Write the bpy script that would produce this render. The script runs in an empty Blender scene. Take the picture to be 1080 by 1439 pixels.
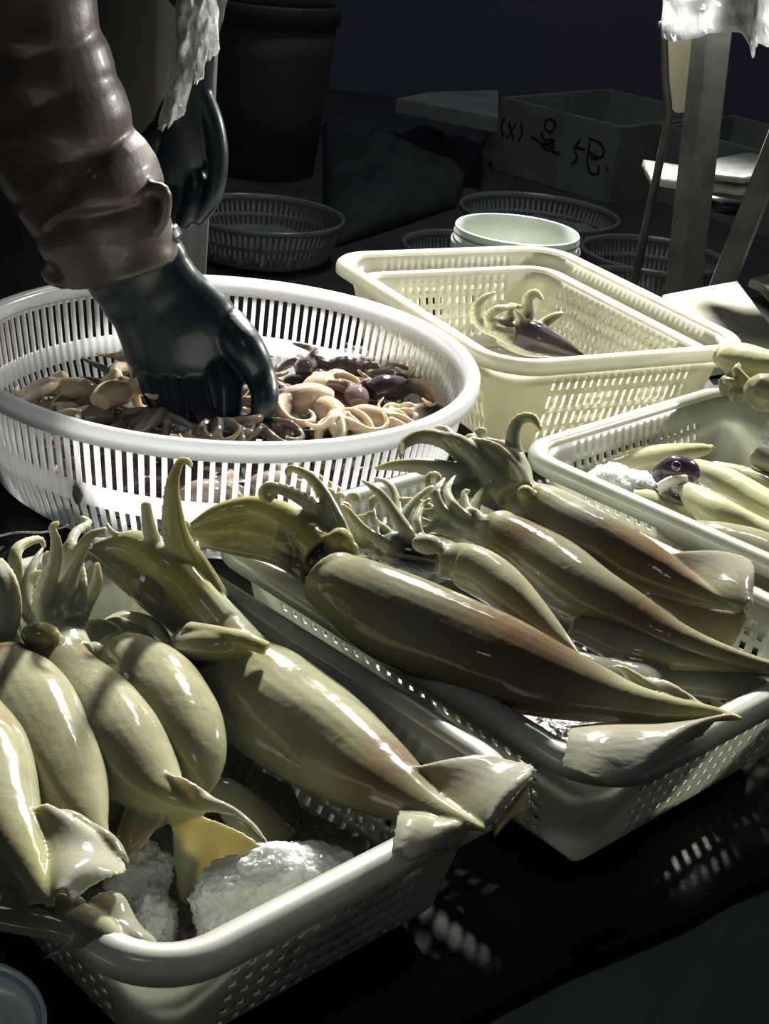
import bpy, bmesh, math, random
from mathutils import Vector, Matrix, kdtree, noise
C = bpy.context.scene.collection
S = bpy.context.scene
PI = math.pi
# ------------------------------------------------------------------ camera
F_PX, PITCH, ROLL, CZ = 2078.0, math.radians(24.35), math.radians(6.03), 0.66
_F = Vector((0, math.cos(PITCH), -math.sin(PITCH)))
_U0 = Vector((0, math.sin(PITCH), math.cos(PITCH)))
_R = Vector((1, 0, 0)) * math.cos(ROLL) + _U0 * math.sin(ROLL)
_U = _U0 * math.cos(ROLL) - Vector((1, 0, 0)) * math.sin(ROLL)
CAM = Vector((0, 0, CZ))
cd = bpy.data.cameras.new('camera'); co = bpy.data.objects.new('camera', cd); C.objects.link(co)
cd.sensor_fit = 'HORIZONTAL'; cd.sensor_width = 36; cd.lens = 36 * F_PX / 1080
cd.clip_start = 0.05; cd.clip_end = 60
co.matrix_world = Matrix(((_R.x, _U.x, -_F.x, 0), (_R.y, _U.y, -_F.y, 0), (_R.z, _U.z, -_F.z, CZ), (0, 0, 0, 1)))
S.camera = co
# ------------------------------------------------------------------ world, lights, exposure
S.view_settings.view_transform = 'Standard'; S.view_settings.look = 'None'
S.view_settings.gamma = 1; S.view_settings.use_curve_mapping = False
S.view_settings.exposure = 0.0
wd = bpy.data.worlds.new('night'); S.world = wd; wd.use_nodes = True
wd.node_tree.nodes['Background'].inputs[0].default_value = (0.55, 0.62, 0.85, 1)
wd.node_tree.nodes['Background'].inputs[1].default_value = 0.032
def lamp(name, kind, loc, target, power, col, size, **kw):
    l = bpy.data.lights.new(name, kind); l.energy = power; l.color = col
    if kind == 'AREA': l.shape = 'DISK'; l.size = size
    else: l.shadow_soft_size = size
    for k, v in kw.items(): setattr(l, k, v)
    o = bpy.data.objects.new(name, l); C.objects.link(o); o.location = loc
    o.rotation_euler = (Vector(target) - Vector(loc)).to_track_quat('-Z', 'Y').to_euler()
    return o
lamp('stall_lamp_light', 'SPOT', (0.17, 4.0, 1.72), (0.12, 1.25, 0.05), 1650, (1.0, 0.97, 0.90), 0.11, spot_size=math.radians(74), spot_blend=0.6)
lamp('side_lamp_light', 'SPOT', (1.45, 2.65, 1.0), (-0.15, 1.5, 0.15), 170, (1.0, 0.96, 0.88), 0.05, spot_size=math.radians(44), spot_blend=0.6)
lamp('back_fill_light', 'AREA', (0.5, 4.1, 2.7), (0.3, 4.4, 0.0), 12, (0.93, 0.97, 1.0), 0.4)  # unseen fill added to brighten the background
lamp('front_fill_light', 'AREA', (-0.9, -0.8, 3.0), (0.0, 1.5, 0.0), 2.6, (0.85, 0.93, 1.0), 0.5)  # weak fill added from the camera side, not an actual street lamp
GZ = -0.40
# ------------------------------------------------------------------ pixel helpers
def ray(x, y): return _F + _R * ((x - 540) / F_PX) - _U * ((y - 719.5) / F_PX)
def at(x, y, z):
    d = ray(x, y); return CAM + d * ((z - CZ) / d.z)
def atY(x, y, Y):
    d = ray(x, y); return CAM + d * (Y / d.y)
def mpp(p): return (Vector(p) - CAM).dot(_F) / F_PX      # metres per pixel there
# ------------------------------------------------------------------ materials
def mat(name, build):
    m = bpy.data.materials.new(name); m.use_nodes = True; nt = m.node_tree
    b = nt.nodes['Principled BSDF']; build(nt, b, nt.nodes, nt.links); return m
def texco(N, L, scale=1, kind='Object'):
    t = N.new('ShaderNodeTexCoord'); mp = N.new('ShaderNodeMapping'); L.new(t.outputs[kind], mp.inputs[0])
    mp.inputs['Scale'].default_value = (scale,) * 3 if not hasattr(scale, '__len__') else scale; return mp.outputs[0]
def noise_n(N, L, co_, sc, det=3, rough=.5, dist=0):
    n = N.new('ShaderNodeTexNoise'); n.inputs['Scale'].default_value = sc; n.inputs['Detail'].default_value = det
    n.inputs['Roughness'].default_value = rough; n.inputs['Distortion'].default_value = dist; L.new(co_, n.inputs['Vector']); return n.outputs[0]
def ramp(N, L, fac, stops):
    r = N.new('ShaderNodeValToRGB'); L.new(fac, r.inputs[0]); e = r.color_ramp.elements
    while len(e) < len(stops): e.new(.5)
    for i, (p, c) in enumerate(stops): e[i].position = p; e[i].color = (*c, 1) if len(c) == 3 else c
    return r.outputs[0]
def mixc(N, L, fac, a, b, mode='MIX'):
    m = N.new('ShaderNodeMix'); m.data_type = 'RGBA'; m.blend_type = mode
    if isinstance(fac, (int, float)): m.inputs[0].default_value = fac
    else: L.new(fac, m.inputs[0])
    for i, v in ((6, a), (7, b)):
        if isinstance(v, tuple): m.inputs[i].default_value = (*v, 1)
        else: L.new(v, m.inputs[i])
    return m.outputs[2]
def bump(N, L, b, h, st, dist):
    u = N.new('ShaderNodeBump'); u.inputs['Strength'].default_value = st; u.inputs['Distance'].default_value = dist
    L.new(h, u.inputs['Height']); L.new(u.outputs[0], b.inputs['Normal']); return u
def setp(b, **k):
    for n, v in k.items():
        i = b.inputs[n.replace('_', ' ')]
        i.default_value = (*v, 1) if isinstance(v, tuple) and len(v) == 3 and i.type == 'RGBA' else v

def plastic(name, col, trans, rough=.32, dirt=(.30, .29, .16), damt=.5, thick=1):
    def f(nt, b, N, L):
        c = texco(N, L)
        n = noise_n(N, L, c, 14, 5, .6, .4)
        fac = ramp(N, L, n, [(.52, (0, 0, 0)), (.78, (damt,) * 3)])
        colr = mixc(N, L, fac, col, dirt)
        L.new(colr, b.inputs['Base Color'])
        setp(b, Roughness=rough, Specular_IOR_Level=.7)
        b.inputs['Coat Weight'].default_value = 1.0; b.inputs['Coat IOR'].default_value = 1.9; b.inputs['Coat Roughness'].default_value = .2
        n2 = noise_n(N, L, c, 60, 3); bump(N, L, b, n2, .12, .0015)
        t = N.new('ShaderNodeBsdfTranslucent'); L.new(colr, t.inputs[0])
        mx = N.new('ShaderNodeMixShader'); mx.inputs[0].default_value = trans
        L.new(b.outputs[0], mx.inputs[1]); L.new(t.outputs[0], mx.inputs[2]); L.new(mx.outputs[0], N['Material Output'].inputs[0])
    return mat(name, f)
M = {}
M['crate'] = plastic('pale_green_plastic', (.72, .74, .65), .32)
M['crate_c'] = plastic('pale_grey_green_plastic', (.72, .74, .65), .42)
M['cream'] = plastic('cream_plastic', (.88, .87, .77), .5, dirt=(.60, .56, .40), damt=.35)
M['white'] = plastic('white_plastic', (.90, .91, .92), .62, damt=.15)
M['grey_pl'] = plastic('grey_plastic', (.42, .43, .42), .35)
M['pail'] = plastic('pail_plastic', (.60, .65, .58), .2, damt=.2)
M['basin'] = plastic('basin_plastic', (.70, .72, .72), .1, damt=.1)
def simple(name, col, rough=.6, col2=None, sc=12, bs=.3, bd=.005, bsc=30, metal=0, spec=.5, coat=0):
    def f(nt, b, N, L):
        c = texco(N, L)
        if col2: L.new(mixc(N, L, ramp(N, L, noise_n(N, L, c, sc, 6, .6, .5), [(.35, (0, 0, 0)), (.65, (1, 1, 1))]), col, col2), b.inputs['Base Color'])
        else: b.inputs['Base Color'].default_value = (*col, 1)
        setp(b, Roughness=rough, Metallic=metal, Specular_IOR_Level=spec); b.inputs['Coat Weight'].default_value = coat; b.inputs['Coat Roughness'].default_value = .1
        if bs: bump(N, L, b, noise_n(N, L, c, bsc, 5, .6), bs, bd)
    return mat(name, f)
M['table'] = simple('wet_black_tabletop', (.010, .011, .012), .62, (.022, .024, .024), 9, .5, .003, 55, spec=.25)
M['apronside'] = simple('grey_cloth_front', (.28, .31, .27), .8, (.40, .43, .37), 7, .5, .006, 9)
M['ground'] = simple('dark_wet_ground', (.035, .038, .04), .55, (.07, .075, .075), 3, .6, .02, 8)
M['wall'] = simple('dark_navy_wall', (.09, .10, .17), .8, (.12, .10, .16), .8, .2, .01, 5)
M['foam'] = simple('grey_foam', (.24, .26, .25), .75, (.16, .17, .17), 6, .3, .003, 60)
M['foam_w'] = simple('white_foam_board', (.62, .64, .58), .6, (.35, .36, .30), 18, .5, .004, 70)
M['board'] = simple('wet_white_board', (.80, .79, .66), .22, (.50, .50, .36), 11, .4, .002, 40, coat=.5)
M['ink'] = simple('black_marker', (.008, .008, .010), .6, bs=0)
M['wood'] = simple('weathered_wood', (.17, .17, .15), .7, (.09, .09, .08), 16, .5, .003, 60)
M['wood_d'] = simple('dark_wood', (.045, .042, .038), .6, (.02, .02, .02), 16, .5, .003, 60)
M['tan'] = simple('tan_board', (.32, .30, .21), .7, (.24, .22, .15), 10, .3, .003, 30)
M['tarp'] = simple('black_plastic_sheet', (.035, .042, .04), .33, (.06, .07, .068), 5, .5, .01, 25)
M['bin'] = simple('dark_olive_bin', (.05, .057, .048), .6, (.04, .045, .04), 4, .3, .005, 20)
M['glove'] = simple('dark_teal_rubber', (.005, .016, .022), .38, (.008, .024, .030), 18, .25, .002, 50, coat=.25)
M['sleeve'] = simple('brown_waterproof_cloth', (.085, .058, .042), .45, (.06, .042, .03), 12, .3, .003, 45, coat=.35)
M['apron'] = simple('black_green_apron', (.020, .028, .026), .6, (.03, .036, .032), 8, .3, .004, 20)
M['skin'] = simple('skin', (.45, .27, .19), .5)
M['hair'] = simple('black_hair', (.01, .01, .01), .5)
M['tray'] = simple('grey_tray', (.30, .31, .30), .5, (.2, .2, .2), 20)
M['black'] = simple('black_tube', (.012, .012, .014), .25)
M['yellow'] = simple('yellow_cap', (.60, .62, .12), .5, bs=0)
M['metal'] = simple('painted_lamp_metal', (.12, .12, .12), .4, metal=.6)
def _film(nt, b, N, L):
    c = texco(N, L)
    setp(b, Roughness=.18, Specular_IOR_Level=.8); b.inputs['Base Color'].default_value = (.75, .77, .76, 1)
    bump(N, L, b, noise_n(N, L, c, 30, 6, .7, 1.2), .8, .008)
    tr = N.new('ShaderNodeBsdfTransparent'); mx = N.new('ShaderNodeMixShader')
    a = ramp(N, L, noise_n(N, L, c, 22, 4, .6, 1.0), [(.35, (.18,) * 3), (.65, (.62,) * 3)])
    L.new(a, mx.inputs[0]); L.new(tr.outputs[0], mx.inputs[1]); L.new(b.outputs[0], mx.inputs[2]); L.new(mx.outputs[0], N['Material Output'].inputs[0])
M['film'] = mat('clear_plastic_film', _film)
def _wrap(nt, b, N, L):
    c = texco(N, L)
    b.inputs['Base Color'].default_value = (.78, .80, .80, 1); setp(b, Roughness=.28)
    t = N.new('ShaderNodeBsdfTranslucent'); t.inputs[0].default_value = (.8, .82, .82, 1); mx = N.new('ShaderNodeMixShader'); mx.inputs[0].default_value = .35
    L.new(b.outputs[0], mx.inputs[1]); L.new(t.outputs[0], mx.inputs[2]); L.new(mx.outputs[0], N['Material Output'].inputs[0])
    bump(N, L, b, noise_n(N, L, c, 9, 5, .55, 1.5), .9, .02)
M['wrap'] = mat('white_plastic_sheet', _wrap)
def _ice(nt, b, N, L):
    c = texco(N, L)
    b.inputs['Base Color'].default_value = (.86, .88, .84, 1); setp(b, Roughness=.16, IOR=1.31)
    b.inputs['Transmission Weight'].default_value = .15
    b.inputs['Subsurface Weight'].default_value = .8; b.inputs['Subsurface Radius'].default_value = (1, 1, 1); b.inputs['Subsurface Scale'].default_value = .012
    v = N.new('ShaderNodeTexVoronoi'); v.inputs['Scale'].default_value = 260; L.new(c, v.inputs['Vector'])
    bump(N, L, b, v.outputs[0], 1.0, .0025)
M['ice'] = mat('crushed_ice', _ice)
M['shaded_ice'] = simple('shade_grey_ice', (.10, .10, .085), .3, (.16, .16, .14), 20, .8, .004, 90)  # ice in the deep beds, shade under the squid put into its grey
def flesh(name, spk=1.0, patch=(.22, .165, .095), pamt=.45, sss=.4, rough=.2, mul_=.95):
    def f(nt, b, N, L):
        c = texco(N, L)
        at_ = N.new('ShaderNodeAttribute'); at_.attribute_name = 'Col'
        n1 = noise_n(N, L, c, 16, 4, .55, .6)
        f1 = ramp(N, L, n1, [(.46, (0, 0, 0)), (.66, (pamt,) * 3)])
        mul = N.new('ShaderNodeMath'); mul.operation = 'MULTIPLY'; L.new(f1, mul.inputs[0]); L.new(at_.outputs['Alpha'], mul.inputs[1])
        c1 = mixc(N, L, mul.outputs[0], at_.outputs['Color'], patch)
        v = N.new('ShaderNodeTexVoronoi'); v.inputs['Scale'].default_value = 420; L.new(c, v.inputs['Vector'])
        dots = ramp(N, L, v.outputs[0], [(.16, (1, 1, 1)), (.34, (0, 0, 0))])
        n3 = ramp(N, L, noise_n(N, L, c, 22, 3, .6, .3), [(.45, (0, 0, 0)), (.62, (.55 * spk,) * 3)])
        m2 = N.new('ShaderNodeMath'); m2.operation = 'MULTIPLY'; L.new(dots, m2.inputs[0]); L.new(n3, m2.inputs[1])
        m3 = N.new('ShaderNodeMath'); m3.operation = 'MULTIPLY'; L.new(m2.outputs[0], m3.inputs[0]); L.new(at_.outputs['Alpha'], m3.inputs[1])
        c2 = mixc(N, L, m3.outputs[0], c1, (.14, .06, .04))
        c3 = mixc(N, L, 1.0, c2, (mul_ * .93, mul_ * .95, mul_), 'MULTIPLY'); L.new(c3, b.inputs['Base Color'])
        setp(b, Roughness=.5, Specular_IOR_Level=.0)
        b.inputs['Subsurface Weight'].default_value = sss; b.inputs['Subsurface Radius'].default_value = (1.0, .85, .60); b.inputs['Subsurface Scale'].default_value = .010
        b.inputs['Coat Weight'].default_value = 1.0; b.inputs['Coat IOR'].default_value = 1.45; b.inputs['Coat Roughness'].default_value = .10
        h = N.new('ShaderNodeMath'); h.operation = 'ADD'
        L.new(noise_n(N, L, c, 45, 3, .5, .8), h.inputs[0])
        h2 = N.new('ShaderNodeMath'); h2.operation = 'MULTIPLY'; h2.inputs[1].default_value = .12; L.new(noise_n(N, L, c, 320, 2), h2.inputs[0]); L.new(h2.outputs[0], h.inputs[1])
        u = bump(N, L, b, h.outputs[0], .15, .005)
        u2 = N.new('ShaderNodeBump'); u2.inputs['Strength'].default_value = .3; u2.inputs['Distance'].default_value = .003; L.new(noise_n(N, L, c, 42, 1.5, .4, .8), u2.inputs['Height']); L.new(u2.outputs[0], b.inputs['Coat Normal'])
    return mat(name, f)
M['squid'] = flesh('squid_skin')
M['heads'] = flesh('squid_head_flesh', .5, (.20, .12, .08), .5, mul_=1.2)
M['fillet'] = flesh('pale_squid_flesh', .15, (.42, .38, .22), .4, mul_=.72)
M['eye'] = simple('squid_eye', (.03, .015, .04), .08, bs=0, coat=1)
# ------------------------------------------------------------------ object helpers
def link(name, me, m, parent=None, smooth=True):
    o = bpy.data.objects.new(name, me); C.objects.link(o)
    if m: me.materials.append(m)
    if parent: o.parent = parent
    if smooth: me.polygons.foreach_set('use_smooth', [True] * len(me.polygons))
    return o
def obj(name, bm, m, parent=None, smooth=True, fix=True):
    if fix: bmesh.ops.recalc_face_normals(bm, faces=bm.faces)
    me = bpy.data.meshes.new(name); bm.to_mesh(me); bm.free(); return link(name, me, m, parent, smooth)
def tag(o, label, cat, group=None, kind=None):
    o['label'] = label; o['category'] = cat
    if group: o['group'] = group
    if kind: o['kind'] = kind
    return o
def thing(name, label, cat, loc=(0, 0, 0), rotz=0, group=None):
    o = bpy.data.objects.new(name, None); C.objects.link(o); o.location = loc; o.rotation_euler = (0, 0, rotz)
    o.empty_display_size = .05
    return tag(o, label, cat, group)
def struct(name, bm, m, smooth=False):
    o = obj(name, bm, m, None, smooth); o['kind'] = 'structure'; return o
def box(bm, c, s, rot=None, bev=0):
    r = bmesh.ops.create_cube(bm, size=1); vs = r['verts']
    mt = Matrix.Translation(c) @ (rot.to_4x4() if rot else Matrix()) @ Matrix.Diagonal((*s, 1))
    bmesh.ops.transform(bm, matrix=mt, verts=vs)
    if bev:
        es = list({e for v in vs for e in v.link_edges}); bmesh.ops.bevel(bm, geom=es, offset=bev, segments=2, affect='EDGES', profile=.6)
def beam(bm, a, b, w, h, bev=0, roll=0):
    a, b = Vector(a), Vector(b); d = b - a
    q = d.to_track_quat('Z', 'Y').to_matrix() @ Matrix.Rotation(roll, 3, 'Z')
    box(bm, (a + b) / 2, (w, h, d.length), q, bev)
def catmull(P, n):
    """P: list of equal-length tuples -> n samples through them."""
    P = [tuple(p) for p in P]; m = len(P) - 1; out = []
    ext = [tuple(2 * a - b for a, b in zip(P[0], P[1]))] + P + [tuple(2 * a - b for a, b in zip(P[-1], P[-2]))]
    for k in range(n):
        u = k / (n - 1) * m; i = min(int(u), m - 1); t = u - i
        p0, p1, p2, p3 = ext[i:i + 4]
        out.append(tuple(.5 * (2 * b + (c - a) * t + (2 * a - 5 * b + 4 * c - d) * t * t + (3 * b - a - 3 * c + d) * t ** 3) for a, b, c, d in zip(p0, p1, p2, p3)))
    return out
UP = Vector((0, 0, 1))
def tube(bm, pts, rad, seg=16, flat=1.0, up=UP, caps=True, wob=None):
    """swept tube; returns rings of verts"""
    n = len(pts); rings = []; pu = up
    for i in range(n):
        t = (pts[min(i + 1, n - 1)] - pts[max(i - 1, 0)])
        if t.length < 1e-9: t = Vector((0, 0, 1))
        t.normalize()
        s = t.cross(pu)
        if s.length < .05: s = t.cross(Vector((.3, 1, .1)))
        s.normalize(); u = s.cross(t).normalized(); pu = u if flat == 1.0 else up
        fl = flat[i] if hasattr(flat, '__len__') else flat
        ring = []
        for k in range(seg):
            a = 2 * PI * k / seg; r = rad[i]
            if wob: r *= wob(i / (n - 1), a)
            ring.append(bm.verts.new(pts[i] + s * (math.cos(a) * r) + u * (math.sin(a) * r * fl)))
        rings.append(ring)
    for i in range(n - 1):
        for k in range(seg):
            bm.faces.new((rings[i][k], rings[i][(k + 1) % seg], rings[i + 1][(k + 1) % seg], rings[i + 1][k]))
    if caps:
        for r, sgn in ((rings[0], -1), (rings[-1], 1)):
            c = bm.verts.new(sum((v.co for v in r), Vector()) / seg)
            for k in range(seg): bm.faces.new((r[k], r[(k + 1) % seg], c) if sgn > 0 else (r[(k + 1) % seg], r[k], c))
    return rings
def lathe(bm, prof, seg=48, c=(0, 0, 0), close=False):
    rings = []
    for r, z in prof: rings.append([bm.verts.new((c[0] + r * math.cos(2 * PI * k / seg), c[1] + r * math.sin(2 * PI * k / seg), c[2] + z)) for k in range(seg)])
    m = len(rings)
    for i in range(m if close else m - 1):
        a, b = rings[i], rings[(i + 1) % m]
        for k in range(seg): bm.faces.new((a[k], a[(k + 1) % seg], b[(k + 1) % seg], b[k]))
    return rings
def disk(bm, r, z, seg=48, c=(0, 0)):
    vs = [bm.verts.new((c[0] + r * math.cos(2 * PI * k / seg), c[1] + r * math.sin(2 * PI * k / seg), z)) for k in range(seg)]
    bm.faces.new(vs)
def solidify(o, th, off=-1):
    md = o.modifiers.new('thick', 'SOLIDIFY'); md.thickness = th; md.offset = off; md.use_even_offset = False; return o
# ------------------------------------------------------------------ structure
def quad(bm, pts): bm.faces.new([bm.verts.new(p) for p in pts])
bm = bmesh.new(); bmesh.ops.create_grid(bm, x_segments=60, y_segments=60, size=6, matrix=Matrix.Translation((0, 3.5, GZ)))
for v in bm.verts: v.co.z += .006 * noise.noise(v.co * 3)
struct('floor', bm, M['ground'])
bm = bmesh.new(); box(bm, (0, 7.0, 1.4), (9, .12, 3.7)); struct('wall_back', bm, M['wall'])
# ------------------------------------------------------------------ table (black top, grey cloth front)
e0, e1 = at(560, 1439, 0), at(1080, 1212, 0)
ed = (e1 - e0).normalized(); en = Vector((-ed.y, ed.x, 0))
tb = thing('display_table', 'low wet black table under all the squid baskets', 'table', (0, 1.2, GZ))
tb.location = (0, 0, 0)
bm = bmesh.new()
a, b = e0 - ed * 1.3, e0 + ed * 2.6
nx, ny = 70, 40; grid = []
for j in range(ny + 1):
    row = []
    for i in range(nx + 1):
        p = a.lerp(b, i / nx) + en * (1.12 * j / ny) ; z = .0012 * noise.noise(p * 14)
        if j == 0: p = p + en * (.010 * noise.noise(p * 9) + .004 * noise.noise(p * 40)); z -= .004
        row.append(bm.verts.new((p.x, p.y, z - .0025)))
    grid.append(row)
for j in range(ny):
    for i in range(nx): bm.faces.new((grid[j][i], grid[j][i + 1], grid[j + 1][i + 1], grid[j + 1][i]))
o = obj('tabletop', bm, M['table'], tb, fix=False); solidify(o, .03, -1)
bm = bmesh.new(); cl = []
for j in range(14):
    row = []
    for i in range(141):
        p = a.lerp(b, i / 140); w = math.sin(i * .55) * .006 + .010 * noise.noise(p * 7)
        q = p + en * (.012 + w * (j / 13)); row.append(bm.verts.new((q.x, q.y, -.006 - (-.006 - GZ - .01) * 0 - j / 13 * (abs(GZ) - .02))))
    cl.append(row)
for j in range(13):
    for i in range(140): bm.faces.new((cl[j][i], cl[j + 1][i], cl[j + 1][i + 1], cl[j][i + 1]))
solidify(obj('front_cloth', bm, M['apronside'], tb), .004)
for s, t_ in ((.05, .06), (.95, .06), (.05, .95), (.95, .95)):
    bm = bmesh.new(); p = a.lerp(b, s) + en * (1.12 * t_); box(bm, (p.x, p.y, GZ / 2 - .015), (.05, .05, abs(GZ) - .03), None, .003); obj('leg', bm, M['wood_d'], tb, False)
# ------------------------------------------------------------------ rectangular baskets
def rrect(w, l, r, nc=7):
    """rounded rectangle outline: list of (x, y, nx, ny, kind)"""
    out = []
    for cx, cy, a0 in ((w / 2 - r, l / 2 - r, 0), (-w / 2 + r, l / 2 - r, PI / 2), (-w / 2 + r, -l / 2 + r, PI), (w / 2 - r, -l / 2 + r, 1.5 * PI)):
        out.append((cx, cy, a0))
    return out
def basket_wall(w, l, r, prof, rows, pitch, frac, margin=1):
    """prof(z)->(inset); rows: list of (z0,z1,holes?)"""
    bm = bmesh.new(); cols = []
    cs = rrect(w, l, r); nc = 8
    for q in range(4):
        cx, cy, a0 = cs[q]
        for k in range(nc): cols.append(('c', cx, cy, a0 + PI / 2 * k / nc, 0))
        nx_, ny_, a1 = cs[(q + 1) % 4]
        ex, ey = cx + 0, cy
        # straight side from this corner's end to next corner's start; outward direction a0+pi/2
        L_ = math.hypot(nx_ - cx, ny_ - cy); n = max(3, int(round(L_ / pitch)))
        step = L_ / n
        for k in range(n):
            s0 = k * step; s1 = s0 + step * (1 - frac)
            f0, f1 = s0 / L_, s1 / L_
            cols.append(('s', cx + (nx_ - cx) * f0, cy + (ny_ - cy) * f0, a0 + PI / 2, 0))
            hole = margin <= k < n - margin
            cols.append(('h' if hole else 's', cx + (nx_ - cx) * f1, cy + (ny_ - cy) * f1, a0 + PI / 2, 0))
    zs = [rows[0][0]] + [z1 for _, z1, _ in rows]
    V = [[bm.verts.new((c[1] + math.cos(c[3]) * (r - prof(z)), c[2] + math.sin(c[3]) * (r - prof(z)), z)) for c in cols] for z in zs]
    m = len(cols)
    for j, (z0, z1, hl) in enumerate(rows):
        for i in range(m):
            if hl and cols[i][0] == 'h': continue
            bm.faces.new((V[j][i], V[j][(i + 1) % m], V[j + 1][(i + 1) % m], V[j + 1][i]))
    return bm
def sweep_rim(w, l, r, prof, rows=None):
    bm = bmesh.new(); cs = rrect(w, l, r); pts = []
    for q in range(4):
        cx, cy, a0 = cs[q]
        for k in range(13): pts.append((cx, cy, a0 + PI / 2 * k / 12))
    R_ = [[bm.verts.new((cx + math.cos(a_) * (r + d), cy + math.sin(a_) * (r + d), z)) for d, z in prof] for cx, cy, a_ in pts]
    m = len(R_); n = len(prof)
    for i in range(m):
        for j in range(n): bm.faces.new((R_[i][j], R_[(i + 1) % m][j], R_[(i + 1) % m][(j + 1) % n], R_[i][(j + 1) % n]))
    return bm
RIM = [(-.0205, -.006), (-.0205, -.0012), (-.0185, .0018), (-.014, .0036), (-.009, .0040), (-.0045, .0028), (-.0012, 0), (0, -.004), (0, -.0125), (-.0022, -.0128), (-.0030, -.005), (-.006, -.0012), (-.011, .0008), (-.0165, -.001), (-.0182, -.006)]
def rect_basket(label, cx, cy, zr, w, l, yaw, depth, m, rows, pitch, frac, rc=.055, taper=.028, tilt=(0, 0), group=None, rimh=1.0, margin=1, clips=True):
    t = thing('plastic_basket', label, 'basket', (cx, cy, zr), yaw, group)
    t.rotation_euler = (tilt[0], tilt[1], yaw)
    pr = lambda z: .0192 + taper * (-z / depth) + (.014 * max(0, (-z - depth + .02) / .02) ** 2)
    rr = [(r0, r1, h) for r0, r1, h in rows]
    bm = basket_wall(w, l, rc, pr, rr, pitch, frac, margin); solidify(obj('wall', bm, m, t), .0026, 0)
    prof = [(d * 1.0, z * rimh) for d, z in RIM]
    bm = sweep_rim(w, l, rc, prof); obj('rim', bm, m, t)
    # floor of the basket: grid with square holes
    ins = pr(-depth) ; W_, L_ = w - 2 * ins, l - 2 * ins
    bm = bmesh.new(); nx_, ny_ = int(W_ / .008) // 2 * 2 + 1, int(L_ / .008) // 2 * 2 + 1
    G_ = [[bm.verts.new((-W_ / 2 + W_ * i / nx_, -L_ / 2 + L_ * j / ny_, -depth + .0005)) for i in range(nx_ + 1)] for j in range(ny_ + 1)]
    rr_ = rc - ins
    for j in range(ny_):
        for i in range(nx_):
            x, y = -W_ / 2 + W_ * (i + .5) / nx_, -L_ / 2 + L_ * (j + .5) / ny_
            dx, dy = abs(x) - (W_ / 2 - rr_), abs(y) - (L_ / 2 - rr_)
            if dx > 0 and dy > 0 and math.hypot(dx, dy) > rr_: continue
            if i % 2 and j % 2 and 3 < i < nx_ - 4 and 3 < j < ny_ - 4: continue
            bm.faces.new((G_[j][i], G_[j][i + 1], G_[j + 1][i + 1], G_[j + 1][i]))
    for v in [v for v in bm.verts if not v.link_faces]: bm.verts.remove(v)
    solidify(obj('base', bm, m, t), .0025, 1)
    return t
def grid_rows(depth, top, n, hole, gap):
    rows = []; z = -top
    rows.append((0 - .002, z, False))
    for k in range(n):
        rows.append((z, z - hole, True)); z -= hole
        if k < n - 1: rows.append((z, z - gap, False)); z -= gap
    k = 5; z0 = z
    for i in range(k): rows.append((z, z0 + (-depth - z0) * (i + 1) / k, False)); z = rows[-1][1]
    return rows
DEP = .118
rowsA = grid_rows(DEP, .024, 7, .0068, .0052)
bA = rect_basket('pale plastic basket nearest the camera, holding plump squid and a clump of ice', -.148, .842, .12, .318, .452, math.radians(46.0), DEP, M['crate'], rowsA, .0125, .52, margin=2)
bB = rect_basket('middle pale plastic basket with the large dark-flanked squid', .122, 1.075, .12, .338, .448, math.radians(45.3), DEP, M['crate'], rowsA, .0125, .52, margin=2)
bC = rect_basket('plastic basket at the right edge with pale cleaned squid tubes on ice', .414, 1.362, .12, .388, .458, math.radians(46.6), DEP, M['crate_c'], rowsA, .0125, .52, margin=2)
rowsD = grid_rows(.135, .026, 4, .018, .0065)
bD = rect_basket('cream outer basket with upright slots, right of the round basket, another nested inside it', .157, 1.845, .145, .376, .47, math.radians(29.7), .135, M['cream'], rowsD, .0105, .5, rc=.065, taper=.035, margin=2)
rowsD2 = grid_rows(.10, .016, 5, .0085, .007)
bD2 = rect_basket('cream inner basket nested in the larger one, holding a dark squid head', .157, 1.845, .124, .322, .416, math.radians(29.7), .10, M['cream'], rowsD2, .0125, .5, rc=.05, taper=.020, margin=2)
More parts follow.
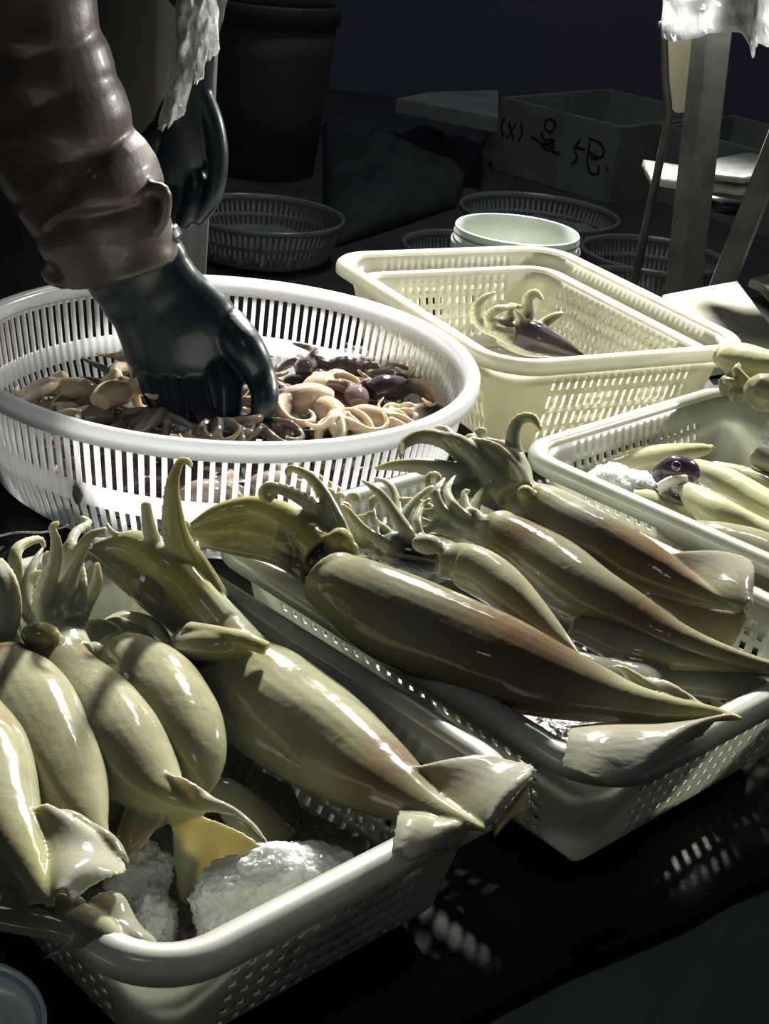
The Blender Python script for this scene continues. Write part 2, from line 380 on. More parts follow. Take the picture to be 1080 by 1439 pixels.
# ------------------------------------------------------------------ round baskets
def round_basket(label, c, zr, R, prof, rows, ncol, frac, m, rim_r=.0105, group=None, floor_z=None, name='round_basket', tilt=None, rw=.016):
    t = thing(name, label, 'basket', (c[0], c[1], zr), 0, group)
    if tilt: t.rotation_euler = (tilt[0], tilt[1], 0)
    bm = bmesh.new(); V = []
    zs = [rows[0][0]] + [r_[1] for r_ in rows]
    def rad(z):
        for (za, ra), (zb, rb) in zip(prof, prof[1:]):
            if zb <= z <= za: return ra + (rb - ra) * (za - z) / (za - zb)
        return prof[-1][1]
    for z in zs:
        row = []
        for i in range(ncol):
            for k in (0, 1):
                a_ = 2 * PI * (i + (0 if k == 0 else 1 - frac)) / ncol
                row.append(bm.verts.new((rad(z) * math.cos(a_), rad(z) * math.sin(a_), z)))
        V.append(row)
    n2 = ncol * 2
    for j, (z0, z1, h) in enumerate(rows):
        for i in range(n2):
            if h and i % 2: continue
            bm.faces.new((V[j][i], V[j][(i + 1) % n2], V[j + 1][(i + 1) % n2], V[j + 1][i]))
    solidify(obj('wall', bm, m, t), .0026, 0)
    bm = bmesh.new(); pr = []
    r0 = R - rw
    for k in range(13):
        a_ = PI - PI * k / 12; pr.append((R - rw / 2 + math.cos(a_) * rw / 2, math.sin(a_) * rim_r * .62))
    pr += [(R, -.011), (R - .003, -.0115), (R - .0045, -.002), (R - rw + .004, -.003), (r0, -.012), (r0 - .002, -.008)]
    lathe(bm, pr, 128, close=True); obj('rim', bm, m, t)
    bm = bmesh.new(); zf = prof[-1][0]; rf = prof[-1][1]; n = 46
    G_ = [[None] * (n + 1) for _ in range(n + 1)]
    s = 2 * rf / n
    for j in range(n):
        for i in range(n):
            x, y = -rf + s * (i + .5), -rf + s * (j + .5)
            if math.hypot(x, y) > rf - s * .3: continue
            if i % 2 and j % 2 and math.hypot(x, y) < rf - 2.4 * s: continue
            vs = []
            for a_, b_ in ((i, j), (i + 1, j), (i + 1, j + 1), (i, j + 1)):
                if G_[a_][b_] is None: G_[a_][b_] = bm.verts.new((-rf + s * a_, -rf + s * b_, zf + .001))
                vs.append(G_[a_][b_])
            bm.faces.new(vs)
    ring = lathe(bm, [(rf - 1.6 * s, zf + .0012), (rf, zf + .0012)], 96)
    solidify(obj('base', bm, m, t), .0025, 1)
    return t
RC = at(332, 508, .148); RC = Vector((-.190, 1.500, .148))
rprof = [(0, .266), (-.012, .264), (-.065, .256), (-.10, .248), (-.122, .238), (-.135, .222), (-.144, .198)]
rrows = [(-.002, -.016, False), (-.016, -.062, True), (-.062, -.084, False), (-.084, -.122, True), (-.122, -.130, False), (-.130, -.137, False), (-.137, -.144, False)]
bR = round_basket('large round white slotted basket full of squid heads in front of the gloved worker', RC, .148, .277, rprof, rrows, 150, .56, M['white'])
# ------------------------------------------------------------------ organic bodies: overlapping solids fused into one skin
class Flesh:
    def __init__(s): s.bm = bmesh.new(); s.src = []
    def _paint(s, rings, cols):
        for ring, c in zip(rings, cols):
            for v in ring: s.src.append((v.co.copy(), c))
    def tube(s, P, cols, seg=20, flat=.85, n=28, up=UP, wob=None):
        """P: list of (Vector, radius); cols: list of rgba spread along it"""
        q = catmull([(*p, r) for p, r in P], n)
        pts = [Vector(x[:3]) for x in q]; rad = [max(.0009, x[3]) for x in q]
        cc = [tuple(x) for x in catmull(cols, n)] if len(cols) > 1 else [cols[0]] * n
        rings = tube(s.bm, pts, rad, seg, flat, up, True, wob); s._paint(rings, cc); return pts, rad
    def ball(s, c, r, col, sc=(1, 1, 1)):
        g = bmesh.ops.create_icosphere(s.bm, subdivisions=2 if r > .006 else 1, radius=r)
        for v in g['verts']: v.co = Vector((v.co.x * sc[0], v.co.y * sc[1], v.co.z * sc[2])) + Vector(c); s.src.append((v.co.copy(), col))
    def sheet(s, A, B, cols, th=.0028, bulge=.006, n=26, m=9, wave=.003, seed=0):
        """fin lofted from polyline A (attached) to B (free edge)"""
        qa = catmull([tuple(p) for p in A], n); qb = catmull([tuple(p) for p in B], n); g = []
        cc = catmull(cols, m) if len(cols) > 1 else [cols[0]] * m
        for i in range(n):
            row = []
            for j in range(m):
                u = j / (m - 1); p = Vector(qa[i]).lerp(Vector(qb[i]), u)
                p.z += bulge * math.sin(PI * u) + wave * u * math.sin(i * .4 + seed)
                row.append(p)
            g.append(row)
        top = [[None] * m for _ in range(n)]; bot = [[None] * m for _ in range(n)]
        for i in range(n):
            for j in range(m):
                du = g[min(i + 1, n - 1)][j] - g[max(i - 1, 0)][j]; dv = g[i][min(j + 1, m - 1)] - g[i][max(j - 1, 0)]
                nn = du.cross(dv); nn = nn.normalized() if nn.length > 1e-9 else UP
                t = th * (1 - .45 * (j / (m - 1)))
                top[i][j] = s.bm.verts.new(g[i][j] + nn * t / 2); bot[i][j] = s.bm.verts.new(g[i][j] - nn * t / 2)
                s.src.append((g[i][j], tuple(cc[j])))
        for i in range(n - 1):
            for j in range(m - 1):
                s.bm.faces.new((top[i][j], top[i + 1][j], top[i + 1][j + 1], top[i][j + 1])); s.bm.faces.new((bot[i][j], bot[i][j + 1], bot[i + 1][j + 1], bot[i + 1][j]))
        for i in range(n - 1):
            s.bm.faces.new((top[i][0], bot[i][0], bot[i + 1][0], top[i + 1][0])); s.bm.faces.new((top[i][-1], top[i + 1][-1], bot[i + 1][-1], bot[i][-1]))
        for j in range(m - 1):
            s.bm.faces.new((top[0][j], top[0][j + 1], bot[0][j + 1], bot[0][j])); s.bm.faces.new((top[-1][j], bot[-1][j], bot[-1][j + 1], top[-1][j + 1]))
    def build(s, name, m, parent=None, voxel=.0017, smooth=3):
        bmesh.ops.recalc_face_normals(s.bm, faces=s.bm.faces)
        me = bpy.data.meshes.new(name); s.bm.to_mesh(me); s.bm.free()
        o = bpy.data.objects.new(name, me); C.objects.link(o)
        r = o.modifiers.new('r', 'REMESH'); r.mode = 'VOXEL'; r.voxel_size = voxel; r.adaptivity = 0
        k = o.modifiers.new('s', 'SMOOTH'); k.factor = .6; k.iterations = smooth
        dg = bpy.context.evaluated_depsgraph_get(); dg.update()
        nm = bpy.data.meshes.new_from_object(o.evaluated_get(dg)); o.modifiers.clear(); o.data = nm; nm.name = name; bpy.data.meshes.remove(me)
        kd = kdtree.KDTree(len(s.src))
        for i, (p, c) in enumerate(s.src): kd.insert(p, i)
        kd.balance()
        ca = nm.color_attributes.new('Col', 'FLOAT_COLOR', 'POINT'); buf = []
        for v in nm.vertices:
            w = 0; acc = [0, 0, 0, 0]
            for _, i, d in kd.find_n(v.co, 5):
                q = 1 / (d * d + 4e-6); w += q; c = s.src[i][1]
                for k2 in range(4): acc[k2] += c[k2] * q
            buf += [a_ / w for a_ in acc]
        ca.data.foreach_set('color', buf)
        nm.materials.clear(); nm.materials.append(m); nm.polygons.foreach_set('use_smooth', [True] * len(nm.polygons))
        if parent: o.parent = parent
        return o
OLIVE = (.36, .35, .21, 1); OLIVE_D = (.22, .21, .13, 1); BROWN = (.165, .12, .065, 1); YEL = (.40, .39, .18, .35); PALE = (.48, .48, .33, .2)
ARM = (.38, .39, .27, .1); ARMY = (.42, .39, .17, .15); FIN = (.36, .35, .27, .35); INK = (.035, .035, .045, .1); PURP = (.13, .09, .11, .3); SUCK = (.52, .52, .38, 0); GREY = (.25, .245, .18, .8)
TUBEC = (.68, .66, .38, .15)
def P(x, y, z, hw): p = at(x, y, z); return (p, hw * 1.1 * mpp(p))
def arm(f, pts, r0, cols=(ARM,), suck=0, r1=.0012, seg=10, curl=None, fat=.7, side=1):
    """pts: (px, py, z) from the head to the tip; r0 in pixels at the root"""
    V_ = [at(*p) for p in pts]; n = len(V_); r = r0 * mpp(V_[0])
    if curl:      # spiral at the tip: (turns, radius px)
        e = V_[-1]; t = (V_[-1] - V_[-2]).normalized(); s = _R * curl[2] ; R_ = curl[1] * mpp(e)
        a0 = t; side_ = (_R * t.dot(_U) * -1 + _U * t.dot(_R)) * curl[2]
        side_.normalize()
        for k in range(1, int(curl[0] * 8) + 1):
            a_ = k / 8 * 2 * PI; q = R_ * (1 - .55 * k / (curl[0] * 8))
            V_.append(e + a0 * (math.sin(a_) * q) + side_ * (R_ - math.cos(a_) * q))
    n = len(V_); L_ = [0]
    for a_, b_ in zip(V_, V_[1:]): L_.append(L_[-1] + (b_ - a_).length)
    P_ = [(v, r1 + (r - r1) * max(0, 1 - l / L_[-1]) ** fat) for v, l in zip(V_, L_)]
    pts_, rad = f.tube(P_, list(cols), seg, 1.0, max(16, int(L_[-1] / .005)))
    if suck:
        m = len(pts_)
        for i in range(2, m - 1):
            for kk in (0, .5):
                j = min(i + 1, m - 1); p = pts_[i].lerp(pts_[j], kk); t = (pts_[j] - pts_[i - 1]).normalized(); d = (_R * t.dot(_U) * -1 + _U * t.dot(_R)); d = d.normalized() * suck
                rr = rad[i]; q = p + d * rr * .95 - _F * rr * .35
                f.ball(q, max(.0011, rr * .34), SUCK)
def mantle(f, body, cols, flat=.82, wobs=0, seed=0, lip=True):
    """body: (px, py, z, hw px) from tail to collar"""
    Q = [P(*b_) for b_ in body]
    w = (lambda u, a_: 1 + wobs * noise.noise(Vector((u * 5 + seed, math.cos(a_) * 1.2, math.sin(a_) * 1.2)))) if wobs else None
    pts, rad = f.tube(Q, cols, 28, flat, 40, UP, w)
    if lip:   # thin collar flaring round the neck
        d = (pts[-1] - pts[-2]).normalized(); c = cols[-1]
        f.tube([(pts[-1] - d * .004, rad[-1] * 1.0), (pts[-1] + d * .004, rad[-1] * 1.02), (pts[-1] + d * .007, rad[-1] * .9)], [c], 28, flat, 6)
    return pts, rad
def squid(label, f, group=None, m='squid', voxel=.0014, cat='squid', name='squid', smooth=3):
    o = f.build(name, M[m], None, voxel, smooth); tag(o, label, cat, group)
    return o
def recenter(o):
    """origin to the middle of the mesh, geometry stays put"""
    me = o.data; n = len(me.vertices); c = Vector()
    lo = Vector((1e9,) * 3); hi = Vector((-1e9,) * 3)
    for v in me.vertices:
        for k in range(3): lo[k] = min(lo[k], v.co[k]); hi[k] = max(hi[k], v.co[k])
    c = (lo + hi) / 2; c.z = lo.z; me.transform(Matrix.Translation(-c)); o.location = c
def eye(parent, x, y, z, r_px):
    p = at(x, y, z); bm = bmesh.new(); bmesh.ops.create_uvsphere(bm, u_segments=20, v_segments=14, radius=r_px * mpp(p)); bmesh.ops.translate(bm, vec=p, verts=bm.verts)
    return obj('eye', bm, M['eye'], parent)

def rand_arms(f, x0, y0, z, n, seed, a0, a1, L0, L1, r0, cols=(ARM, ARM), sx=26):
    """thin sucker-lined arms fanning from a head towards screen angles a0..a1 (degrees, 90 = up)"""
    R_ = random.Random(seed)
    for k in range(n):
        a_ = math.radians(a0 + (a1 - a0) * (k + R_.uniform(.2, .8)) / n); L_ = R_.uniform(L0, L1); bend = R_.uniform(-1.1, 1.1); m = 6; x, y, zz = x0 + R_.uniform(-sx, sx), y0 + R_.uniform(-8, 8), z; pts = [(x, y, zz)]
        for i in range(1, m + 1):
            b_ = a_ + bend * i / m; x += math.cos(b_) * L_ / m; y -= math.sin(b_) * L_ / m; zz += max(.0, math.sin(b_)) * L_ / m * .00035; pts.append((x, y, zz))
        arm(f, pts, r0 * R_.uniform(.8, 1.2), cols, R_.choice((-1, 1, 1)), .0013, 9, curl=(R_.uniform(.35, 1.0), R_.uniform(6, 11), 1 if bend > 0 else -1), fat=.65)
# ---- squid in the nearest basket
gA = 'whole squid in the nearest basket'
f = Flesh()   # big centre squid
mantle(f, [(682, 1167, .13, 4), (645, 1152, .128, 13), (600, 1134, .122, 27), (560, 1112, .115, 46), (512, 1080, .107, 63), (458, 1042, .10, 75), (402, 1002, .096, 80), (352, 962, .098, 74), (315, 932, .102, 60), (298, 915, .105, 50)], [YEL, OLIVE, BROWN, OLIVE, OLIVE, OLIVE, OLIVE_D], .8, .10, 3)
f.tube([P(352, 902, .138, 16), P(300, 905, .132, 28), P(268, 905, .124, 26), P(262, 890, .118, 16)], [ARMY, OLIVE, OLIVE_D], 18, .7)
f.tube([P(375, 912, .14, 12), P(345, 900, .142, 14), P(300, 890, .138, 14), P(265, 885, .132, 15)], [ARMY, OLIVE], 14, .7)
f.tube([P(350, 925, .11, 36), P(310, 880, .118, 34), P(285, 845, .125, 28), P(262, 815, .13, 26)], [OLIVE, ARM, GREY], 20, .8)
arm(f, [(310, 880, .12), (275, 838, .135), (235, 795, .155), (190, 768, .155), (140, 770, .135)], 30, (ARM, ARMY, YEL, OLIVE), .0, .006, 14, fat=.35)
arm(f, [(300, 885, .105), (240, 850, .12), (190, 810, .135), (150, 780, .13), (128, 768, .125)], 30, (GREY, OLIVE_D, OLIVE_D), .0, .008, 14, fat=.35)
arm(f, [(292, 895, .09), (255, 870, .10), (220, 835, .105), (200, 800, .11)], 26, (OLIVE_D,), .0, .006, 12, fat=.4)
arm(f, [(300, 850, .12), (275, 800, .15), (252, 760, .175), (244, 720, .2), (243, 680, .225), (252, 652, .24)], 27, (ARMY, ARMY, ARM), 1, .0016, 12, curl=(.5, 10, -1), fat=.9)
arm(f, [(260, 830, .12), (235, 790, .15), (213, 750, .175), (205, 705, .2)], 13, (ARM,), 1, .0035, 12, fat=.6)
arm(f, [(235, 790, .13), (190, 762, .15), (160, 750, .16), (150, 735, .165)], 10, (ARM,), 0, .0015, 10)
rand_arms(f, 230, 775, .145, 4, 3, 70, 170, 25, 60, 8, (ARMY, ARM))
f.sheet([at(560, 1100, .12), at(610, 1128, .124), at(660, 1155, .128), at(682, 1166, .128)], [at(590, 1082, .13), at(700, 1062, .14), at(752, 1083, .142), at(690, 1160, .130)], [OLIVE, FIN, FIN], .0024, .006)
f.sheet([at(748, 1092, .138), at(720, 1125, .13), at(690, 1160, .124)], [at(738, 1105, .120), at(742, 1135, .10), at(695, 1175, .112)], [(.30, .31, .20, .1), (.26, .27, .17, .1)], .0022, .0)
f.sheet([at(678, 1163, .125), at(620, 1145, .122), at(560, 1140, .12)], [at(640, 1200, .112), at(575, 1205, .128), at(548, 1200, .128)], [OLIVE, FIN], .0022, .008)
squid('big plump squid in the middle of the nearest basket, tail fin over the right corner', f)
f = Flesh()   # third: short fat one right of the second
mantle(f, [(291, 1116, .10, 5), (286, 1090, .105, 25), (272, 1053, .11, 45), (250, 1010, .112, 57), (220, 968, .112, 59), (190, 935, .112, 48), (168, 918, .11, 34)], [OLIVE_D, OLIVE, OLIVE, OLIVE, OLIVE, OLIVE], .82, .06, 9)
f.tube([P(165, 915, .105, 26), P(140, 898, .105, 30), P(115, 895, .10, 26)], [GREY, ARM], 16, .8)
f.ball(at(132, 922, .115), .011, ARM)
for q in ([(130, 900, .10), (100, 880, .11), (70, 872, .12), (45, 850, .13)], [(140, 895, .10), (165, 880, .10), (200, 895, .10), (232, 920, .095)], [(150, 885, .09), (175, 872, .09), (215, 880, .085), (240, 905, .085)]):
    arm(f, q, 16, (ARM, GREY), 0, .003, 10, fat=.5)
squid('short fat olive squid tucked between the second and the big centre squid, nearest basket', f, gA)
f = Flesh()   # second: tail fin draped to the ice
mantle(f, [(288, 1140, .118, 6), (262, 1131, .116, 15), (230, 1115, .114, 32), (196, 1084, .112, 54), (165, 1045, .112, 65), (130, 1002, .112, 63), (100, 965, .115, 53), (76, 936, .118, 48)], [YEL, YEL, OLIVE, OLIVE, OLIVE, OLIVE_D, OLIVE_D], .84, .07, 5)
f.tube([P(90, 925, .12, 40), P(82, 890, .125, 34), P(80, 860, .13, 28)], [ARM, ARM], 18, .8)
f.ball(at(57, 893, .142), .012, ARMY, (1.2, .9, .8))
arm(f, [(70, 885, .13), (62, 840, .15), (76, 795, .18), (80, 765, .20), (74, 742, .215)], 17, (ARM,), 1, .0016, 12, curl=(.3, 12, -1), fat=.8)
arm(f, [(88, 880, .13), (88, 835, .15), (105, 790, .175), (125, 755, .195), (150, 742, .2)], 20, (ARM, ARM, ARM), 0, .0018, 12, fat=.8)
arm(f, [(100, 885, .13), (118, 850, .135), (135, 820, .15), (136, 790, .165)], 16, (ARM, ARM), -1, .002, 12, fat=.7)
arm(f, [(60, 880, .12), (35, 850, .135), (45, 800, .15), (60, 770, .155)], 14, (GREY, ARM), 0, .0015, 10, fat=.7)
arm(f, [(75, 870, .12), (95, 820, .15), (98, 780, .17), (105, 750, .175), (125, 735, .17)], 11, (ARM,), 1, .0015, 10, curl=(.5, 9, 1), fat=.6)
arm(f, [(45, 870, .11), (30, 830, .13), (22, 790, .15), (28, 768, .155), (55, 758, .15), (62, 770, .14)], 12, (ARM, ARMY), 1, .0015, 10, fat=.6)
rand_arms(f, 85, 860, .14, 5, 5, 60, 150, 50, 110, 9)
f.sheet([at(205, 1100, .112), at(250, 1130, .116), at(285, 1142, .118)], [at(255, 1108, .122), at(330, 1140, .116), at(388, 1198, .10)], [YEL, FIN, FIN], .0022, .010)
f.sheet([at(240, 1140, .112), at(275, 1145, .114), at(330, 1165, .105), at(385, 1200, .10)], [at(245, 1215, .065), at(255, 1270, .05), at(300, 1240, .06), at(375, 1205, .092)], [(.30, .30, .15, .1), (.30, .31, .18, .1), (.24, .24, .14, .1)], .0022, .004)
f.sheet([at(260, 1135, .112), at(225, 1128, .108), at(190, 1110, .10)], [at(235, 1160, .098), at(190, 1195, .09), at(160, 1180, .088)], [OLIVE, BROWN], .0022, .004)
squid('olive squid second from left with twisted yellow tail fin beside the ice, nearest basket', f)
f = Flesh()   # first
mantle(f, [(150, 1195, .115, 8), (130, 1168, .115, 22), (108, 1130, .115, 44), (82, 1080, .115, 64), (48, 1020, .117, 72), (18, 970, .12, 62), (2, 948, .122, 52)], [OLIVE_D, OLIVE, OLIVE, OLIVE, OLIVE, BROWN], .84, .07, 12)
f.tube([P(5, 950, .12, 40), P(-8, 905, .125, 34), P(-10, 870, .13, 30)], [ARM], 16, .8)
arm(f, [(-5, 890, .135), (8, 860, .15), (4, 820, .165), (-6, 790, .17)], 22, (ARM,), -1, .005, 12, fat=.4)
arm(f, [(0, 905, .125), (15, 880, .12), (20, 850, .12), (5, 830, .12)], 18, (GREY,), 0, .005, 12, fat=.5)
squid('olive squid at the left edge with sucker-lined arm, nearest basket', f)
f = Flesh()   # lowest left, lobed fin
mantle(f, [(72, 1272, .14, 6), (55, 1240, .138, 20), (28, 1190, .136, 34), (2, 1130, .132, 50), (-25, 1060, .128, 62), (-50, 1000, .125, 50)], [YEL, YEL, OLIVE, OLIVE, OLIVE], .84, .06, 7)
f.sheet([at(35, 1150, .136), at(50, 1205, .138), at(72, 1272, .14)], [at(90, 1150, .142), at(178, 1215, .135), at(100, 1268, .138)], [YEL, FIN, PALE], .0024, .010)
f.sheet([at(60, 1155, .14), at(110, 1165, .14), at(160, 1215, .132)], [at(95, 1150, .135), at(150, 1172, .135), at(182, 1212, .128)], [FIN, OLIVE], .004, .006)
f.sheet([at(72, 1272, .138), at(30, 1225, .134), at(-10, 1160, .13)], [at(20, 1290, .122), at(-20, 1270, .12), at(-40, 1200, .12)], [YEL, OLIVE_D], .0022, .004)
squid('squid cut by the left edge with broad round lobed tail fin, lowest in nearest basket', f)
f = Flesh()   # lying over the near-left corner, pointing right
mantle(f, [(196, 1342, .118, 5), (165, 1325, .118, 15), (125, 1305, .12, 30), (70, 1285, .122, 36), (10, 1275, .124, 34), (-50, 1265, .124, 30)], [PALE, OLIVE, OLIVE, OLIVE_D, OLIVE_D], .75, .06, 2)
f.sheet([at(185, 1338, .117), at(150, 1305, .12), at(115, 1275, .122)], [at(235, 1352, .112), at(195, 1290, .116), at(160, 1250, .12)], [OLIVE_D, GREY, GREY], .0022, .004)
squid('squid lying across the bottom left corner of the nearest basket, tail pointing right', f)
f = Flesh()   # fin poking up behind
f.tube([P(300, 1100, .085, 14), P(320, 1115, .08, 24), P(350, 1150, .07, 34), P(400, 1190, .06, 30)], [PALE, OLIVE, OLIVE_D], 18, .6)
squid('small pale squid end poking up left of the big centre squid, in shade', f, voxel=.002)
# ---- squid in the middle basket
f = Flesh()
mantle(f, [(1042, 1010, .135, 3), (1000, 1002, .135, 11), (945, 998, .134, 19), (885, 988, .132, 28), (830, 974, .13, 42), (760, 953, .13, 57), (700, 930, .132, 66), (640, 905, .134, 69), (580, 880, .137, 68), (530, 855, .14, 62), (492, 832, .142, 53), (470, 817, .143, 44)], [YEL, YEL, OLIVE, BROWN, BROWN, OLIVE_D, OLIVE_D, OLIVE], .86, .07, 21)  # browns are part skin colour, part flank shade painted in
f.tube([P(500, 812, .14, 36), P(460, 785, .145, 34), P(430, 768, .148, 38), P(400, 755, .15, 36)], [GREY, INK, INK, OLIVE], 18, .85)
f.ball(at(478, 760, .165), .011, ARMY); f.ball(at(492, 772, .16), .007, ARMY)
arm(f, [(450, 775, .155), (410, 735, .165), (360, 716, .165), (310, 722, .16), (265, 742, .15)], 28, (ARMY, ARMY, ARMY, OLIVE), 0, .003, 14, fat=.5)
arm(f, [(440, 785, .145), (390, 755, .15), (340, 745, .145), (290, 748, .14), (262, 750, .138)], 26, (OLIVE, ARMY, ARMY), 0, .004, 14, fat=.45)
arm(f, [(440, 800, .135), (390, 775, .138), (330, 765, .132), (280, 762, .128)], 24, (OLIVE_D, OLIVE, OLIVE_D), 0, .004, 14, fat=.5)
arm(f, [(420, 745, .155), (380, 712, .165), (345, 705, .165), (322, 716, .162)], 12, (ARMY,), 0, .002, 12)
arm(f, [(462, 765, .155), (450, 730, .17), (430, 705, .185), (402, 690, .195), (380, 684, .2)], 14, (ARM,), -1, .0015, 10, curl=(1.0, 11, 1), fat=.7)
arm(f, [(485, 765, .155), (474, 735, .17), (458, 700, .185), (436, 670, .2), (412, 658, .205)], 14, (ARM,), 1, .0015, 10, curl=(.6, 8, 1), fat=.7)
rand_arms(f, 478, 755, .155, 4, 7, 75, 150, 35, 75, 9, (ARM, ARMY))
f.sheet([at(1040, 1011, .132), at(960, 1014, .130), at(880, 1015, .126), at(800, 1022, .118)], [at(985, 1035, .128), at(900, 1085, .128), at(840, 1102, .124), at(788, 1078, .124)], [YEL, FIN, PALE], .0024, .010)
f.sheet([at(880, 955, .137), at(940, 985, .137), at(1000, 1003, .135)], [at(850, 938, .14), at(900, 945, .142), at(960, 978, .138)], [FIN, PALE], .0022, .004)
squid('largest squid with dark flank along the left side of the middle basket, ink-stained head', f)
f = Flesh()
mantle(f, [(820, 932, .135, 3), (792, 905, .14, 12), (756, 870, .145, 22), (716, 834, .15, 31), (682, 808, .152, 35), (650, 793, .152, 33), (628, 790, .152, 25)], [OLIVE, OLIVE, OLIVE, OLIVE, OLIVE], .82, .05, 31)
f.tube([P(635, 785, .148, 26), P(600, 778, .148, 30), (P(560, 772, .148, 26)), P(535, 762, .145, 20)], [GREY, INK, INK, GREY], 16, .8)
f.ball(at(600, 765, .165), .010, ARM, (1.3, 1, .8))
for q, r, k in (([(560, 775, .15), (530, 757, .16), (508, 740, .17), (490, 718, .18), (478, 708, .185)], 9, 1), ([(550, 780, .145), (510, 765, .15), (475, 750, .155), (450, 735, .165), (440, 715, .17)], 12, 0),
                ([(580, 765, .155), (570, 745, .165), (550, 715, .175), (530, 690, .185), (508, 675, .185)], 11, 0), ([(575, 760, .15), (560, 735, .155), (555, 700, .165), (545, 680, .17), (525, 672, .165)], 9, -1),
                ([(545, 775, .14), (515, 765, .135), (490, 745, .135)], 12, 0), ([(590, 760, .155), (585, 735, .165), (592, 712, .17), (605, 700, .175)], 9, 0)):
    arm(f, q, r, (ARM, ARM), k, .0014, 10, fat=.6)
rand_arms(f, 545, 765, .15, 7, 8, 80, 165, 45, 90, 9)
squid('small plain olive squid right behind the largest one, dark ink on its head', f)
f = Flesh()
mantle(f, [(1130, 948, .13, 7), (1060, 932, .132, 11), (1000, 915, .135, 17), (940, 893, .138, 26), (880, 862, .14, 37), (820, 830, .142, 45), (770, 795, .144, 47), (725, 765, .146, 41), (700, 750, .146, 35)], [YEL, OLIVE, OLIVE, BROWN, OLIVE_D, OLIVE_D, BROWN, OLIVE], .84, .05, 41)  # brown skin, darkened to carry the shade on its flank
f.tube([P(715, 760, .14, 26), P(680, 745, .145, 24), P(650, 735, .145, 20)], [ARM, ARMY], 14, .85)
for q, r, k in (([(665, 745, .15), (640, 735, .155), (620, 715, .165), (612, 692, .175), (625, 672, .18)], 11, 0), ([(660, 748, .145), (625, 745, .15), (600, 735, .155), (580, 722, .16)], 11, 0),
                ([(680, 740, .155), (668, 722, .16), (655, 715, .165)], 12, 0), ([(650, 745, .14), (610, 755, .14), (575, 745, .145), (560, 725, .15), (555, 700, .155)], 9, 1), ([(670, 740, .15), (640, 715, .165), (628, 690, .17), (640, 668, .175)], 10, 0)):
    arm(f, q, r, (ARM, PALE), k, .0014, 10, fat=.6)
rand_arms(f, 645, 735, .152, 6, 9, 80, 175, 40, 80, 9, (ARM, PALE))
squid('brownish squid in the middle of the middle basket, collar cut square, tail beyond the frame', f)
f = Flesh()
mantle(f, [(1052, 858, .14, 4), (1012, 846, .14, 12), (962, 826, .142, 26), (906, 798, .145, 39), (852, 768, .148, 43), (800, 740, .15, 43), (762, 717, .152, 39), (742, 706, .152, 31)], [OLIVE, OLIVE, BROWN, BROWN, GREY, OLIVE, OLIVE], .84, .06, 51)  # brown skin tone deepened with painted flank shade
f.tube([P(760, 718, .148, 28), P(725, 698, .15, 32), P(695, 680, .15, 36), P(672, 662, .15, 30)], [GREY, PURP, PURP, OLIVE_D], 18, .85)
f.ball(at(738, 694, .17), .008, ARMY)
arm(f, [(715, 695, .16), (690, 665, .17), (665, 640, .18), (640, 620, .19), (620, 610, .19)], 22, (ARM, ARM), 0, .0025, 12, fat=.5)
arm(f, [(725, 690, .165), (712, 660, .175), (690, 635, .185), (658, 618, .19)], 18, (ARMY, ARM), -1, .003, 12, fat=.5)
arm(f, [(735, 690, .165), (730, 655, .175), (705, 630, .185), (680, 618, .19)], 17, (ARM, ARM), 0, .003, 12, fat=.5)
arm(f, [(680, 675, .155), (645, 665, .165), (600, 655, .17), (560, 653, .17), (526, 658, .165)], 18, (GREY, ARM, ARMY), 1, .0016, 12, fat=.7)
arm(f, [(680, 655, .165), (655, 640, .175), (630, 620, .185), (595, 612, .185), (568, 622, .18), (562, 642, .175)], 15, (ARM, ARM, ARMY), 1, .0016, 12, fat=.6)
arm(f, [(735, 680, .16), (728, 650, .175), (720, 620, .19), (728, 592, .205), (748, 588, .21), (760, 605, .205)], 15, (ARM, ARM), 1, .0015, 12, fat=.7)
arm(f, [(690, 690, .15), (655, 688, .155), (620, 700, .155), (605, 720, .15)], 15, (GREY, ARM), 0, .002, 12, fat=.6)
arm(f, [(650, 650, .165), (640, 625, .18), (628, 605, .185), (610, 600, .185)], 9, (ARM,), -1, .0014, 10, fat=.6)
rand_arms(f, 690, 665, .165, 4, 10, 85, 150, 40, 75, 9)
f.sheet([at(925, 790, .15), at(980, 825, .147), at(1045, 858, .142)], [at(955, 783, .152), at(1050, 780, .15), at(1058, 850, .142)], [OLIVE, GREY, FIN], .0024, .006)
f.sheet([at(900, 830, .142), at(970, 850, .14), at(1045, 862, .14)], [at(930, 870, .13), at(1020, 912, .12), at(1052, 870, .135)], [OLIVE_D, GREY], .0022, .003)
squid('squid with purple head and raised curled arms, topmost at the right side of middle basket', f)
f = Flesh()
mantle(f, [(1120, 945, .12, 12), (1040, 935, .125, 18), (960, 925, .128, 24), (900, 912, .128, 32), (850, 895, .128, 30), (815, 885, .128, 20)], [OLIVE, YEL, OLIVE, GREY, GREY], .7, .06, 61)
f.sheet([at(800, 915, .125), at(860, 925, .128), at(935, 925, .126)], [at(815, 945, .12), at(880, 975, .12), at(945, 975, .12)], [GREY, FIN], .004, .004)
squid('grey-brown squid half hidden beneath the brownish one, middle basket', f, voxel=.002)
f = Flesh()
mantle(f, [(1120, 968, .112, 22), (1040, 965, .115, 24), (970, 958, .115, 24), (900, 950, .113, 22), (850, 940, .11, 12)], [OLIVE, OLIVE, FIN, GREY], .7, .06, 71)
squid('lowest squid in the middle basket, between the largest tail and the near rim', f, voxel=.002)
